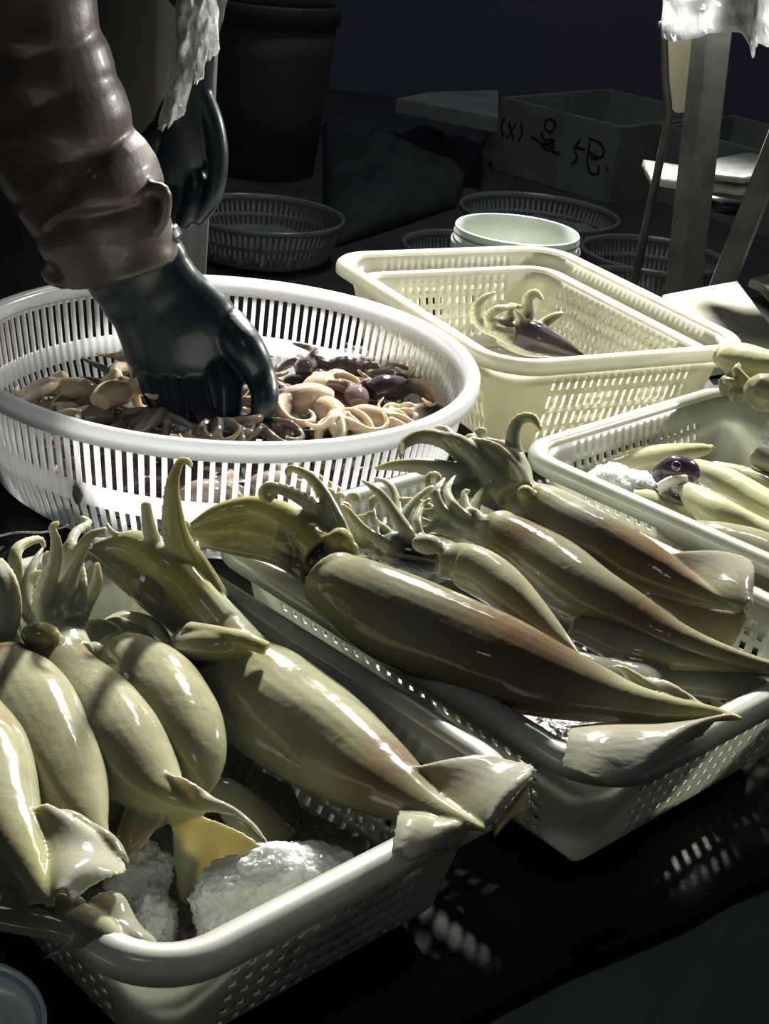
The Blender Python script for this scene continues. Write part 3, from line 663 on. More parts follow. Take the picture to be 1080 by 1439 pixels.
# ---- cleaned tubes in the right basket
gC = 'cleaned squid tubes on ice in the right basket'
def tubes(label, body, cols=(TUBEC,), flat=.75, extra=None, m='fillet'):
    f = Flesh(); mantle(f, body, list(cols), flat, .04, hash(label) % 7 if False else len(label))
    if extra: extra(f)
    return squid(label, f, gC, m, .0019, 'squid', 'squid_tube')
tubes('yellow-green squid tube lying along the far wall of the right basket', [(806, 672, .075, 8), (840, 664, .08, 14), (890, 648, .085, 20), (940, 638, .088, 17), (985, 632, .09, 11), (995, 630, .09, 6)])
tubes('squid tube running from the purple head down to the right edge, upper of two', [(975, 655, .095, 14), (1010, 672, .098, 22), (1060, 700, .098, 24), (1120, 735, .098, 26)])
tubes('squid tube with rounded open end just below the purple head', [(962, 685, .105, 12), (978, 700, .105, 22), (1015, 725, .105, 27), (1060, 745, .10, 24), (1110, 765, .10, 22)], (PALE, TUBEC, TUBEC))
tubes('small squid tube half buried between the ice and the purple head', [(845, 690, .075, 14), (890, 705, .08, 24), (930, 715, .08, 24), (980, 735, .075, 18)])
tubes('largest squid body in the right basket, nearest its left rim', [(925, 738, .095, 10), (960, 750, .095, 24), (1010, 765, .098, 38), (1060, 782, .098, 44), (1130, 810, .1, 44)], (PALE, OLIVE, OLIVE, OLIVE_D))
tubes('pale squid tube at the right edge near the far corner of the right basket', [(1000, 655, .08, 10), (1050, 672, .082, 18), (1120, 700, .082, 20)], (PALE, TUBEC))
tubes('white squid fin end at the far left of the right basket beside the ice', [(800, 672, .085, 16), (825, 678, .085, 14), (855, 668, .08, 12), (880, 655, .078, 8)], ((.75, .75, .68, 0),))
tubes('pale round squid piece against the right wall of the right basket', [(1062, 640, .10, 16), (1085, 650, .10, 20), (1120, 665, .1, 18)], (PALE,))
f = Flesh()
f.tube([P(925, 668, .10, 14), P(945, 660, .112, 20), P(965, 662, .112, 18), P(975, 672, .105, 12)], [(.06, .045, .055, .2), (.05, .035, .055, .2), (.06, .045, .055, .2)], 18, .9)
arm(f, [(930, 685, .10), (945, 676, .112), (965, 672, .115)], 10, ((.65, .6, .5, 0),), 0, .004)
arm(f, [(925, 690, .09), (945, 700, .10), (962, 708, .10)], 11, ((.07, .05, .06, .2),), 0, .004)
h = squid('small dark purple squid head lying on the tubes in the right basket', f, None, 'heads', .0015, 'seafood', 'squid_head_piece')
eye(h, 950, 655, .124, 7)
f = Flesh()   # on the far corner
mantle(f, [(1120, 520, .16, 24), (1075, 515, .16, 30), (1040, 505, .158, 30), (1025, 500, .156, 24)], [TUBEC, TUBEC], .7, .04, 5)
f.tube([P(1012, 545, .128, 14), P(1030, 540, .135, 20), P(1055, 535, .14, 22), P(1085, 535, .14, 20)], [PALE, ARMY, INK], 16, .8)
for q in ([(1050, 540, .15), (1035, 522, .16), (1038, 512, .165)], [(1050, 540, .14), (1028, 538, .15), (1015, 530, .15)], [(1050, 550, .14), (1030, 552, .14), (1028, 565, .13)], [(1060, 545, .14), (1040, 560, .13), (1025, 556, .13)]):
    arm(f, q, 9, (ARMY, ARM), 0, .003, 10, fat=.4)
f.ball(at(1076, 552, .15), .026, OLIVE, (1, 1, .85))
squid('squid piled on the far corner of the right basket, open pale collar facing left', f, None, 'fillet', .0018)
# ------------------------------------------------------------------ ice
def ice_clump(label, c, rx, ry, rz, seed, yaw=0, group=None):
    bm = bmesh.new(); bmesh.ops.create_icosphere(bm, subdivisions=5, radius=1)
    for v in bm.verts:
        p = v.co.copy(); q = Vector((p.x * 1.3 + seed, p.y * 1.3, p.z * 1.3))
        k = 1 + .22 * noise.noise(q) + .10 * noise.noise(q * 3.1)
        gr = noise.cell(Vector((p.x * rx, p.y * ry, p.z * rz)) * 330 + Vector((seed, 0, 0)))
        k2 = .0016 * gr + .0014 * noise.noise(Vector((p.x * rx, p.y * ry, p.z * rz)) * 420)
        v.co = Vector((p.x * rx * k, p.y * ry * k, max(p.z, -.75) * rz * k)) + p * k2
    o = obj('ice_clump', bm, M['ice']); o.location = c; o.rotation_euler = (0, 0, yaw); return tag(o, label, 'ice', group)
def ice_bed(label, b, w, l, z, seed):
    """crushed ice covering the bottom of a basket"""
    bm = bmesh.new(); bmesh.ops.create_grid(bm, x_segments=90, y_segments=110, size=1)
    for v in bm.verts:
        x, y = v.co.x * w / 2, v.co.y * l / 2; rr = max(abs(v.co.x), abs(v.co.y))
        ck = 1 - .13 * (min(abs(v.co.x), abs(v.co.y)) ** 3)
        v.co = Vector((x * ck, y * ck, .012 * noise.noise(Vector((x * 22, y * 22, seed))) + .003 * noise.noise(Vector((x * 160, y * 160, seed)))))
    o = obj('crushed_ice', bm, M['ice'] if z > .04 else M['shaded_ice']); solidify(o, .016, 0); o.location = (b[0], b[1], z); o.rotation_euler = (0, 0, b[2]); return tag(o, label, 'ice', kind='stuff')
ice_bed('crushed ice spread over the bottom of the nearest basket', (-.148, .842, math.radians(46)), .212, .345, .020, 3)
ice_bed('crushed ice under the squid in the middle basket', (.122, 1.075, math.radians(45.3)), .232, .340, .022, 5)
ice_bed('crushed ice under the tubes in the right basket', (.414, 1.362, math.radians(46.6)), .285, .350, .045, 8)
c_ = at(382, 1262, .065); ice_clump('large glittering clump of ice by the near rim of the nearest basket', c_, .052, .030, .034, 1, math.radians(25))
c_ = at(195, 1230, .05); ice_clump('dull ice lump below the yellow tail fin, upper of two', c_, .020, .024, .02, 4, .3)
c_ = at(218, 1290, .05); ice_clump('small dull ice lump near the bottom left corner, lower of two', c_, .013, .018, .018, 6, .2)
c_ = at(868, 702, .07); ice_clump('large white ice clump beside the left rim of the right basket', c_, .050, .038, .035, 9, .6)
c_ = at(935, 655, .07); ice_clump('smaller ice clump behind the purple head in the right basket', c_, .036, .022, .025, 12, .3)
# ------------------------------------------------------------------ squid heads in the round basket
TAN = (.52, .40, .25, .5); TAN2 = (.60, .50, .35, .3); DARK = (.045, .035, .042, .2); VIO = (.15, .105, .10, .4); MUD = (.20, .165, .125, .5)
def head_cluster(label, c, size, yaw, cols, seed, n=8, spread=1.0, lift=.6, group=None, suck=True, voxel=.0016, name='squid_head_piece'):
    R_ = random.Random(seed); f = Flesh(); d = Vector((math.cos(yaw), math.sin(yaw), 0)); s_ = Vector((-d.y, d.x, 0))
    c = Vector(c); a_, b_, t_ = cols
    f.tube([(c - d * size * .9, size * .30), (c - d * size * .45 + UP * size * .08, size * .40), (c, size * .42), (c + d * size * .4, size * .30)], [a_, a_, b_], 16, .85, 14)
    f.ball(c - d * size * .3 + s_ * size * .3 + UP * size * .1, size * .16, a_)
    for k in range(n):
        u = (k / (n - 1) - .5) * 2 if n > 1 else 0
        ang = u * 1.1 * spread + R_.uniform(-.15, .15); dr = d * math.cos(ang) + s_ * math.sin(ang)
        L_ = size * R_.uniform(1.6, 2.6); r0 = size * R_.uniform(.12, .19); p = c + d * size * .25 + s_ * u * size * .22 + UP * size * R_.uniform(-.1, .22)
        pts = [(p.copy(), r0)]; el = R_.uniform(.1, lift); cu = R_.choice((-1, 1)) * R_.uniform(1.5, 5.5); vert = R_.uniform(-3.2, -1.0) ; m = 12
        az = math.atan2(dr.y, dr.x)
        for i in range(1, m + 1):
            q = i / m; az += cu * q / m * 1.6; el += vert / m * (1 if q < .55 else -1.2)
            p = p + Vector((math.cos(az) * math.cos(el), math.sin(az) * math.cos(el), math.sin(el))) * L_ / m
            p.z = max(p.z, .016)
            pts.append((p.copy(), r0 * (1 - q) ** .7 + .0012))
        ps, rd = f.tube(pts, [b_, t_], 9, 1.0, 26)
        if suck:
            for i in range(3, 25): f.ball(ps[i] + Vector((0, 0, 1)) * rd[i] * .8 - _F * rd[i] * .4, max(.001, rd[i] * .32), tuple(min(1, x * 1.15) for x in t_[:3]) + (0,))
    o = squid(label, f, group, 'heads', voxel, 'seafood', name); return o
gH = 'squid heads heaped in the round basket'
HL = [  # px, py, z, size, yaw deg, palette, n, label
    (95, 548, .075, .034, 170, 't', 6, 'long pale tan squid head at the left of the round basket'),
    (165, 552, .088, .036, 70, 't', 8, 'tan squid head with curled arms left of the gloved hand'),
    (205, 512, .085, .026, 120, 'm', 7, 'muddy brown head pressed to the left of the glove, near the back'),
    (120, 585, .070, .028, 200, 'm', 6, 'greyish head by the front left rim'),
    (235, 585, .082, .034, 240, 'd', 8, 'black head in front of the gloved hand, leftmost'),
    (300, 600, .085, .034, 300, 'd', 8, 'black head under the fingertips'),
    (365, 602, .080, .030, 330, 'd', 7, 'dark head right of the fingertips by the front rim'),
    (415, 562, .092, .040, 200, 'p', 8, 'large glossy tan head right of the gloved hand'),
    (455, 540, .088, .032, 60, 't', 8, 'tan head with a fan of short arms right of the hand'),
    (470, 585, .090, .034, 300, 't', 9, 'tan curls near the front rim, right of the hand'),
    (530, 588, .085, .032, 10, 't', 9, 'peach coloured curled arms at the right front of the heap'),
    (500, 555, .088, .030, 100, 'v', 8, 'violet brown arms between the tan curls'),
    (555, 545, .092, .036, 40, 'x', 8, 'black head ringed by a tan curl near the right wall'),
    (590, 580, .085, .026, 200, 'e', 4, 'dark piece with a pale torn end at the right'),
    (430, 515, .075, .030, 90, 'v', 8, 'dull violet head at the back of the heap, left'),
    (500, 518, .075, .032, 10, 'v', 8, 'dull violet head at the back of the heap, right'),
    (585, 540, .085, .022, 60, 'x', 6, 'small dark head with one raised curled arm at the right wall'),
    (270, 545, .060, .034, 90, 'd', 6, 'dark head beneath the gloved palm'),
    (340, 545, .060, .030, 50, 'm', 6, 'brown head behind the thumb of the glove')]
PAL = {'t': (TAN, TAN, TAN2), 'm': (MUD, MUD, TAN), 'd': (DARK, DARK, MUD), 'p': (TAN2, VIO, TAN), 'v': (VIO, VIO, MUD), 'x': (DARK, DARK, TAN), 'e': (DARK, TAN2, TAN2)}
for i, (x, y, z, s_, yw, pl, n, lb) in enumerate(HL):
    head_cluster(lb, at(x, y, z), s_ * 1.12, math.radians(yw), PAL[pl], 100 + i, n)

R0 = random.Random(5)
for i in range(15):
    a_ = 2 * PI * i / 15 + .2; rr = R0.uniform(.10, .195); c_ = (RC.x + rr * math.cos(a_), RC.y + rr * math.sin(a_), .062)
    head_cluster('dull squid head in the lower layer of the heap in the round basket', c_, .036, R0.uniform(0, 6.28), PAL['mvdm'[i % 4]], 500 + i, 7, group='squid heads in the lower layer of the round basket', suck=False, voxel=.002)
for i in range(11):
    a_ = 2 * PI * i / 11; rr = .15 if i % 2 else .08; c_ = (RC.x + rr * math.cos(a_), RC.y + rr * math.sin(a_), .038)
    o = head_cluster('dim squid head at the bottom of the round basket, seen only through its slots', c_, .038, a_ * 2.3, PAL['dmv'[i % 3]], 300 + i, 6, group='squid heads at the bottom of the round basket', suck=False, voxel=.0025)
# cream basket contents
f = Flesh()
f.tube([(at(820, 502, .065), .004), (at(790, 490, .07), .016), (at(760, 478, .075), .024), (at(735, 470, .075), .026), (at(715, 462, .075), .020)], [DARK, (.06, .05, .05, .1), DARK, (.10, .085, .06, .2)], 18, .85)
for q, r in (([(720, 470, .08), (700, 465, .085), (675, 455, .09), (668, 435, .11), (680, 420, .125), (697, 411, .135)], 10), ([(730, 465, .08), (705, 455, .09), (685, 448, .10), (700, 435, .115), (725, 430, .115)], 9), ([(735, 465, .08), (718, 450, .09), (716, 432, .11), (735, 432, .11)], 9),
             ([(745, 465, .08), (742, 440, .10), (742, 420, .12), (752, 413, .128), (763, 422, .12)], 11), ([(750, 468, .08), (765, 455, .09), (780, 445, .10), (792, 440, .105)], 9), ([(738, 462, .085), (730, 445, .10), (722, 436, .11)], 8), ([(720, 475, .075), (700, 470, .08), (690, 462, .085)], 10)):
    arm(f, q, r, ((.12, .11, .07, .1), (.20, .19, .12, .1)), 1, .002, 10, fat=.6)
squid('dark squid head with upraised curling arms inside the cream basket', f, None, 'heads', .0016, 'seafood', 'squid_head_piece')
f = Flesh(); mantle(f, [(700, 478, .06, 6), (725, 485, .062, 12), (750, 490, .062, 13), (772, 494, .06, 9)], [(.8, .76, .58, 0)], .8)
squid('pale squid piece lying in front of the dark head inside the cream basket', f, None, 'fillet', .0016, 'seafood', 'squid_piece')
# ------------------------------------------------------------------ white basin at the lower left corner
bz = .095; bc = at(-62, 1440, bz); br = 125 * mpp(bc)
t = thing('plastic_basin', 'white basin cut off by the lower left corner of the photo', 'basin', bc)
bm = bmesh.new(); lathe(bm, [(br * .94, 0), (br * .92, -.02), (br * .80, -.085), (br * .74, -.094), (0.001, -.094)], 96); solidify(obj('bowl', bm, M['basin'], t), .003)
bm = bmesh.new(); lathe(bm, [(br * .93, -.003), (br * .95, .003), (br * .98, .004), (br, 0), (br, -.006), (br * .96, -.004)], 96, close=True); obj('rim', bm, M['basin'], t)
# ------------------------------------------------------------------ white boards along the back edge of the table
def slab(name, pts, th, m, parent=None, bev=.002, smooth=False):
    bm = bmesh.new(); lo = [bm.verts.new((p[0], p[1], p[2] - th)) for p in pts]; hi = [bm.verts.new(p) for p in pts]; n = len(pts)
    bm.faces.new(hi); bm.faces.new(lo[::-1])
    for i in range(n): bm.faces.new((lo[i], lo[(i + 1) % n], hi[(i + 1) % n], hi[i]))
    if bev: bmesh.ops.bevel(bm, geom=list(bm.edges), offset=bev, segments=2, affect='EDGES')
    return obj(name, bm, m, parent, smooth)
zb = .018
tag(slab('white_board', [at(1000, 515, zb), at(1100, 500, zb), at(1085, 462, zb), at(1036, 394, zb), at(930, 414, zb)], .016, M['board']), 'large wet white board right of the cream basket, glaring in the lamp light', 'board')
tag(slab('white_board', [at(1072, 398, zb), at(1110, 450, zb), at(1180, 436, zb), at(1130, 374, zb), at(1052, 391, zb)][::1], .016, M['board']), 'second wet white board at the right edge, beyond the dark gap', 'board')
# ------------------------------------------------------------------ white pail
pc = at(727, 321, GZ + .37); pr_ = 89 * mpp(pc); zt = pc.z; H_ = .37
t = thing('plastic_pail', 'pale green open pail standing behind the cream baskets', 'pail', (pc.x, pc.y, GZ))
bm = bmesh.new(); r = pr_
lathe(bm, [(.001, .004), (r * .84, .004), (r * .90, H_ - .05), (r * .955, H_ - .036), (r * .955, H_ - .002), (r * .975, H_), (r * .99, H_ - .003), (r * .985, H_ - .028), (r * 1.03, H_ - .030), (r * 1.035, H_ - .036), (r * 1.03, H_ - .046), (r * .97, H_ - .052), (r * .93, H_ - .12), (r * .86, 0), (.001, 0)], 96)
obj('body', bm, M['pail'], t)
bm = bmesh.new(); lathe(bm, [(r * .985, H_ - .014), (r * 1.0, H_ - .015), (r * 1.0, H_ - .018), (r * .985, H_ - .019)], 96, close=True); obj('thread', bm, M['pail'], t)
# ------------------------------------------------------------------ round baskets on the ground
frof = [(0, .235), (-.06, .215), (-.11, .195), (-.118, .17)]
frow = [(-.002, -.012, False), (-.012, -.045, True), (-.045, -.055, False), (-.055, -.095, True), (-.095, -.106, False), (-.106, -.118, False)]
def far_basket(lb, x, y, rpx, fill=True, gr=None):
    c_ = at(x, y, GZ + .12); R_ = rpx * mpp(c_); k = R_ / .24
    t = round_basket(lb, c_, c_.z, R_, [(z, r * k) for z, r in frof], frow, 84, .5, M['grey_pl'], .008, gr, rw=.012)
    if fill:
        bm = bmesh.new(); bmesh.ops.create_circle(bm, cap_ends=True, segments=40, radius=R_ * .84); bmesh.ops.triangulate(bm, faces=bm.faces)
        bmesh.ops.subdivide_edges(bm, edges=bm.edges, cuts=5, use_grid_fill=True)
        for v in bm.verts: v.co.z = .012 * noise.noise(v.co * 28 + Vector((x, 0, 0)))
        o = obj('seafood_scraps', bm, M['foam']); solidify(o, .02); o.location = (c_.x, c_.y, c_.z - .075); tag(o, 'grey scraps lying in the ' + lb.split(',')[0], 'seafood', kind='stuff')
    return t
far_basket('grey round basket on the dark ground behind the worker, left', 370, 300, 116)
far_basket('grey round basket on the ground behind the pail, farthest', 758, 297, 114)
far_basket('grey round basket left of the pail, mostly hidden', 655, 347, 92, False)
far_basket('grey round basket right of the pail behind the timber post', 918, 357, 104, False)
far_basket('grey round basket showing low behind the right rim of the cream basket', 900, 402, 100, False)
# ------------------------------------------------------------------ bin, tarp, crates
bc_ = at(362, 238, GZ); t = thing('waste_bin', 'tall dark olive bin behind the hanging glove', 'bin', (bc_.x, bc_.y, GZ))
k = 1.0 * mpp(bc_); rb, rt = 78 * k, 98 * k; hb = atY(362, -4, bc_.y).z - GZ
bm = bmesh.new(); lathe(bm, [(.001, 0), (rb, 0), (rb + (rt - rb) * .4, hb * .4), (rb + (rt - rb) * .55, hb * .55), (rb + (rt - rb) * .7, hb * .7), (rt * .97, hb * .9), (rt * .93, hb * .9), (rb * .93, .02), (.001, .02)], 72); obj('body', bm, M['bin'], t)
bm = bmesh.new(); lathe(bm, [(rt * .94, hb * .89), (rt * .94, hb * .985), (rt * .97, hb), (rt * 1.02, hb), (rt * 1.03, hb * .985), (rt * 1.02, hb * .89)], 72, close=True); obj('rim', bm, M['bin'], t)
bm = bmesh.new(); q0, q1, q2, q3 = at(455, 345, GZ + .02), at(640, 285, GZ + .02), at(690, 172, GZ + .05), at(455, 158, GZ + .05); g = []
for j in range(61):
    row = []
    for i in range(61):
        p = q0.lerp(q1, i / 60).lerp(q3.lerp(q2, i / 60), j / 60); e = math.sin(PI * i / 60) ** .4 * math.sin(PI * j / 60) ** .4
        z = .10 * e + e * (.05 * noise.noise(Vector((p.x * 5, p.y * 3, 1))) + .05 * abs(noise.noise(Vector((p.x * 9 + p.y * 4, p.y * 6, 3)))) + .015 * noise.noise(p * 25))
        row.append(bm.verts.new((p.x, p.y, GZ + .008 + max(0, z))))
    g.append(row)
for j in range(60):
    for i in range(60): bm.faces.new((g[j][i], g[j][i + 1], g[j + 1][i + 1], g[j + 1][i]))
o = obj('tarpaulin', bm, M['tarp'], fix=False); solidify(o, .006); tag(o, 'crumpled black plastic tarpaulin heaped on the ground in the background', 'tarp')
def crate(lb, P1, P2, P4, ht, m, wt=.022):
    """open foam crate: three rim corners, P1-P2 is the side with the writing"""
    P3 = P2 + P4 - P1; c_ = (P1 + P3) / 2; t = thing('foam_crate', lb, 'crate', (c_.x, c_.y, P1.z - ht)); z1 = P1.z
    cs = [P1 - c_, P2 - c_, P3 - c_, P4 - c_]
    for k in range(4):
        a_, b_ = cs[k], cs[(k + 1) % 4]; d = (b_ - a_).normalized(); inn = Vector((-d.y, d.x, 0)); inn = inn if inn.dot(-(a_ + b_)) > 0 else -inn
        q = [a_, b_, b_ + inn * wt - d * wt * .999, a_ + inn * wt + d * wt * .999]
        slab('side', [Vector((v.x, v.y, ht)) for v in q], ht, m, t, .003)
    slab('bottom', [Vector((v.x * .9, v.y * .9, .02)) for v in cs], .02, m, t, 0)
    return t, cs
gz2 = at(864, 289, GZ); zt = atY(873, 179, gz2.y).z; hc = zt - GZ
P2, P1, P4 = at(873, 179, zt), at(703, 136, zt), at(855, 124, zt)
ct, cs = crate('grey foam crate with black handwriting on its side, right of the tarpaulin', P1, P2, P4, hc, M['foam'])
# handwriting
d = (cs[1] - cs[0]).normalized(); nrm = Vector((d.y, -d.x, 0)); nrm = nrm if nrm.dot(cs[0] + cs[1]) > 0 else -nrm
LW = (cs[1] - cs[0]).length
def stroke(pts, w=.007):
    bm = bmesh.new(); V_ = []
    for u, v in pts: V_.append(Vector((cs[0].x, cs[0].y, 0)) + d * (u * LW) + nrm * .0015 + UP * (hc * v))
    V_ = [Vector(x) for x in catmull([tuple(v) for v in V_], len(V_) * 5)]
    prev = None
    for i, p in enumerate(V_):
        tt = (V_[min(i + 1, len(V_) - 1)] - V_[max(i - 1, 0)]).normalized(); s_ = nrm.cross(tt).normalized() * w / 2
        cur = [bm.verts.new(p + s_), bm.verts.new(p - s_), bm.verts.new(p - s_ - nrm * .001), bm.verts.new(p + s_ - nrm * .001)]
        if prev:
            for k in range(4): bm.faces.new((prev[k], prev[(k + 1) % 4], cur[(k + 1) % 4], cur[k]))
        prev = cur
    obj('handwritten_stroke', bm, M['ink'], ct, False)
for st in ([(.06, .74), (.04, .62), (.07, .50)], [(.10, .70), (.16, .48)], [(.16, .70), (.10, .48)], [(.20, .74), (.225, .62), (.20, .48)],
           [(.30, .60), (.38, .55), (.42, .52)], [(.40, .84), (.45, .88), (.49, .82), (.46, .72), (.41, .74), (.40, .84)], [(.38, .68), (.42, .60), (.50, .62), (.42, .50), (.56, .47)], [(.41, .56), (.50, .52), (.47, .64)],
           [(.70, .72), (.67, .58), (.70, .48), (.66, .38)], [(.66, .62), (.75, .60)], [(.76, .76), (.86, .74), (.90, .62), (.86, .56), (.78, .60)], [(.78, .72), (.78, .48), (.82, .34), (.88, .36), (.87, .46)], [(.80, .54), (.86, .52)], [(.94, .44), (.955, .42)]): stroke(st)
P1b = at(935, 176, zt); P2b = at(1120, 228, zt); P4b = at(1030, 161, zt)
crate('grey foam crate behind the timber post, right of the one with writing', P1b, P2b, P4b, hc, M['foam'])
zl = GZ + .26
tag(slab('foam_slab', [at(700, 166, zl), at(640, 154, zl), at(556, 138, zl), at(600, 129, zl), at(700, 126, zl)][::-1], .05, M['foam'], None, .004), 'pale grey foam lid lying behind the tarpaulin', 'slab')
# ------------------------------------------------------------------ plastic-wrapped stand at the right
Yp = 2.86
st = thing('work_stand', 'rough timber work stand with a plastic-covered top at the right edge', 'table', (atY(960, 400, Yp).x, Yp, GZ)); st.location = (0, 0, 0)
def px_beam(name, a_, b_, Y0, Y1, w, h, m, parent, roll=0):
    A, B = atY(*a_, Y0), atY(*b_, Y1); bm = bmesh.new(); beam(bm, A, B, w, h, .003, roll); return obj(name, bm, m, parent, False)
A, B = atY(958, 420, Yp), atY(1003, 20, Yp); B = A + (B - A) * ((.78 - A.z) / (B.z - A.z)); dr = (A - B) / (A.z - B.z); foot = B + dr * (GZ + .0 - B.z)
bm = bmesh.new(); beam(bm, foot, B, .048, .055, .004, .5); obj('post', bm, M['wood'], st, False)
A, B = atY(1012, 408, 2.62), atY(1092, 200, 2.72); dr = (A - B) / (A.z - B.z); foot = B + dr * (GZ - B.z)
bm = bmesh.new(); beam(bm, foot, B + (B - A) * .9, .040, .050, .004, .3); obj('diagonal_leg', bm, M['wood'], st, False)
bm = bmesh.new(); V_ = [atY(931, 30, 3.0), atY(934, 110, 3.0), atY(938, 165, 3.0), atY(925, 235, 3.0), atY(905, 330, 3.0), atY(888, 410, 3.0)]
q = catmull([tuple(v) for v in V_], 40); tube(bm, [Vector(v) for v in q], [.0085] * 40, 8); obj('strut', bm, M['wood_d'], st)
zt2 = .80
slab('tabletop', [Vector((atY(940, 0, 2.78).x, 2.76, zt2)), Vector((1.45, 2.76, zt2)), Vector((1.45, 3.02, zt2)), Vector((atY(940, 0, 2.78).x, 3.02, zt2))], .03, M['wood'], st)
bm = bmesh.new(); N1 = 48; bot = catmull([(930, 52), (943, 58), (968, 55), (1000, 47), (1035, 44), (1050, 60), (1058, 82), (1064, 60), (1078, 66), (1100, 60), (1140, 66)], N1); g = []
for i in range(N1):
    row = []
    for j in range(24):
        x, yb = bot[i]; y = -300 + (yb + 300) * (j / 23) ** .6; p = atY(x + (0 if j else 0), y, 2.75)
        p.y += .022 * noise.noise(Vector((x / 22., y / 26., 0))) + .012 * noise.noise(Vector((x / 9. + y / 14., y / 12., 4))); row.append(bm.verts.new(p))
    g.append(row)
for i in range(N1 - 1):
    for j in range(23): bm.faces.new((g[i][j], g[i][j + 1], g[i + 1][j + 1], g[i + 1][j]))
o = obj('plastic_cover', bm, M['wrap'], None); solidify(o, .0025); tag(o, 'crumpled white plastic sheet hanging over the top of the timber stand', 'plastic sheet')
bm = bmesh.new(); pts = [atY(*q, 3.02) for q in ((933, 45), (976, 42), (966, 150), (961, 158), (950, 159), (943, 152))]; hi = [bm.verts.new(p) for p in pts]; lo = [bm.verts.new(p + Vector((0, .02, 0))) for p in pts]
bm.faces.new(hi); bm.faces.new(lo[::-1])
for i in range(6): bm.faces.new((hi[i], lo[i], lo[(i + 1) % 6], hi[(i + 1) % 6]))
tag(obj('tan_board', bm, M['tan'], None, False), 'tapered tan board hanging beside the post under the plastic sheet', 'board')
zs = atY(922, 250, 3.05).z; x0 = atY(918, 250, 3.05).x
bm = bmesh.new(); bmesh.ops.create_grid(bm, x_segments=40, y_segments=10, size=.5)
for v in bm.verts: v.co = Vector((x0 + (v.co.x + .5) * .55 + (.006 * noise.noise(Vector((v.co.y * 9, 0, 0))) if v.co.x < -.49 else 0), 3.05 + (v.co.y + .5) * .17, zs + .004 * noise.noise(v.co * 9)))
o = obj('foam_shelf_board', bm, M['foam_w'], fix=False); solidify(o, .018); tag(o, 'rough white foam board forming a shelf behind the timber post', 'board')
zq = zs + .022
tag(slab('flat_tray', [at(992, 244, zq), at(1045, 250, zq), at(1075, 244, zq), at(1120, 225, zq), at(1050, 214, zq), at(985, 226, zq)], .012, M['tray'], None, .002), 'grey flat tray lying on the white foam shelf', 'tray')
A, B = atY(985, 283, 2.95), atY(1052, 296, 2.95); t = thing('dark_tube', 'glossy black tube with a yellow end cap below the foam shelf', 'tube', (0, 0, 0))
bm = bmesh.new(); C1 = A.lerp(B, .86); tube(bm, [A, A.lerp(C1, .5), C1], [.016] * 3, 24); obj('body', bm, M['black'], t); bm = bmesh.new(); tube(bm, [C1, B], [.0165] * 2, 24); obj('cap', bm, M['yellow'], t)
# ------------------------------------------------------------------ the worker
Yw = 2.08; cx = atY(140, 150, Yw).x
def V3(*a_): return Vector(a_)
f = Flesh(); SK = (1, 1, 1, 0); gzp = GZ
Ha = [atY(45, -60, 1.52), atY(110, 180, 1.50), atY(200, 395, 1.50), atY(255, 470, 1.51)]
Hb = [atY(280, -60, 1.93), atY(270, 60, 1.88), atY(268, 150, 1.86), atY(262, 215, 1.86)]
sL, sR = V3(cx - .12, Yw - .12, .98), V3(cx + .18, Yw, .98)
f.tube([(V3(cx, Yw, .40), .125), (V3(cx, Yw, .62), .12), (V3(cx, Yw - .02, .85), .145), (V3(cx, Yw - .04, 1.0), .13), (V3(cx, Yw - .06, 1.10), .06)], [SK], 20, .8)
for sg in (-1, 1): f.tube([(V3(cx + sg * .055, Yw, .48), .075), (V3(cx + sg * .06, Yw - .01, .05), .05), (V3(cx + sg * .06, Yw, -.30), .04), (V3(cx + sg * .09, Yw - .05, gzp + .05), .04), (V3(cx + sg * .09, Yw - .16, gzp + .035), .035)], [SK], 14, 1)
HA = [(30, -70), (46, 12), (72, 110), (100, 200), (140, 282), (172, 350), (205, 405), (240, 455), (265, 490)]
f.tube([(sL, .05), (V3(sL.x - .03, 1.80, .86), .045)] + [(atY(x, y, 1.53), .034 - .0012 * i) for i, (x, y) in enumerate(HA)], [SK], 14, 1, 40)
f.tube([(sR, .05), (V3(sR.x + .04, Yw - .05, .80), .035)] + [(atY(x, y, 1.87), .019) for x, y in ((284, -40), (280, 30), (275, 90), (264, 160), (256, 220))], [SK], 14, 1, 40)
f.tube([(V3(cx, Yw - .07, 1.08), .055), (V3(cx, Yw - .09, 1.18), .055)], [SK], 14, 1)
f.ball((cx, Yw - .11, 1.27), .095, SK, (.82, .98, 1.2)); f.ball((cx, Yw - .205, 1.25), .018, SK, (.8, 1, 1.3))
for sg in (-1, 1): f.ball((cx + sg * .078, Yw - .10, 1.26), .02, SK, (.5, 1, 1.5))
man = f.build('person', M['skin'], None, .006, 1)
tag(man, 'person in a brown waterproof sleeve and dark apron reaching gloved hands towards the round basket', 'person')
bm = bmesh.new(); bmesh.ops.create_uvsphere(bm, u_segments=24, v_segments=16, radius=.1)
for v in bm.verts: v.co = Vector((v.co.x * .86 + cx, v.co.y * 1.0 + Yw - .095, max(v.co.z, -.02) * 1.22 + 1.285))
obj('hair', bm, M['hair'], man)
fold = lambda s: (lambda u, a_: 1 + .05 * noise.noise(Vector((u * 9, math.cos(a_) * 1.5, math.sin(a_) * 1.5 + s))))
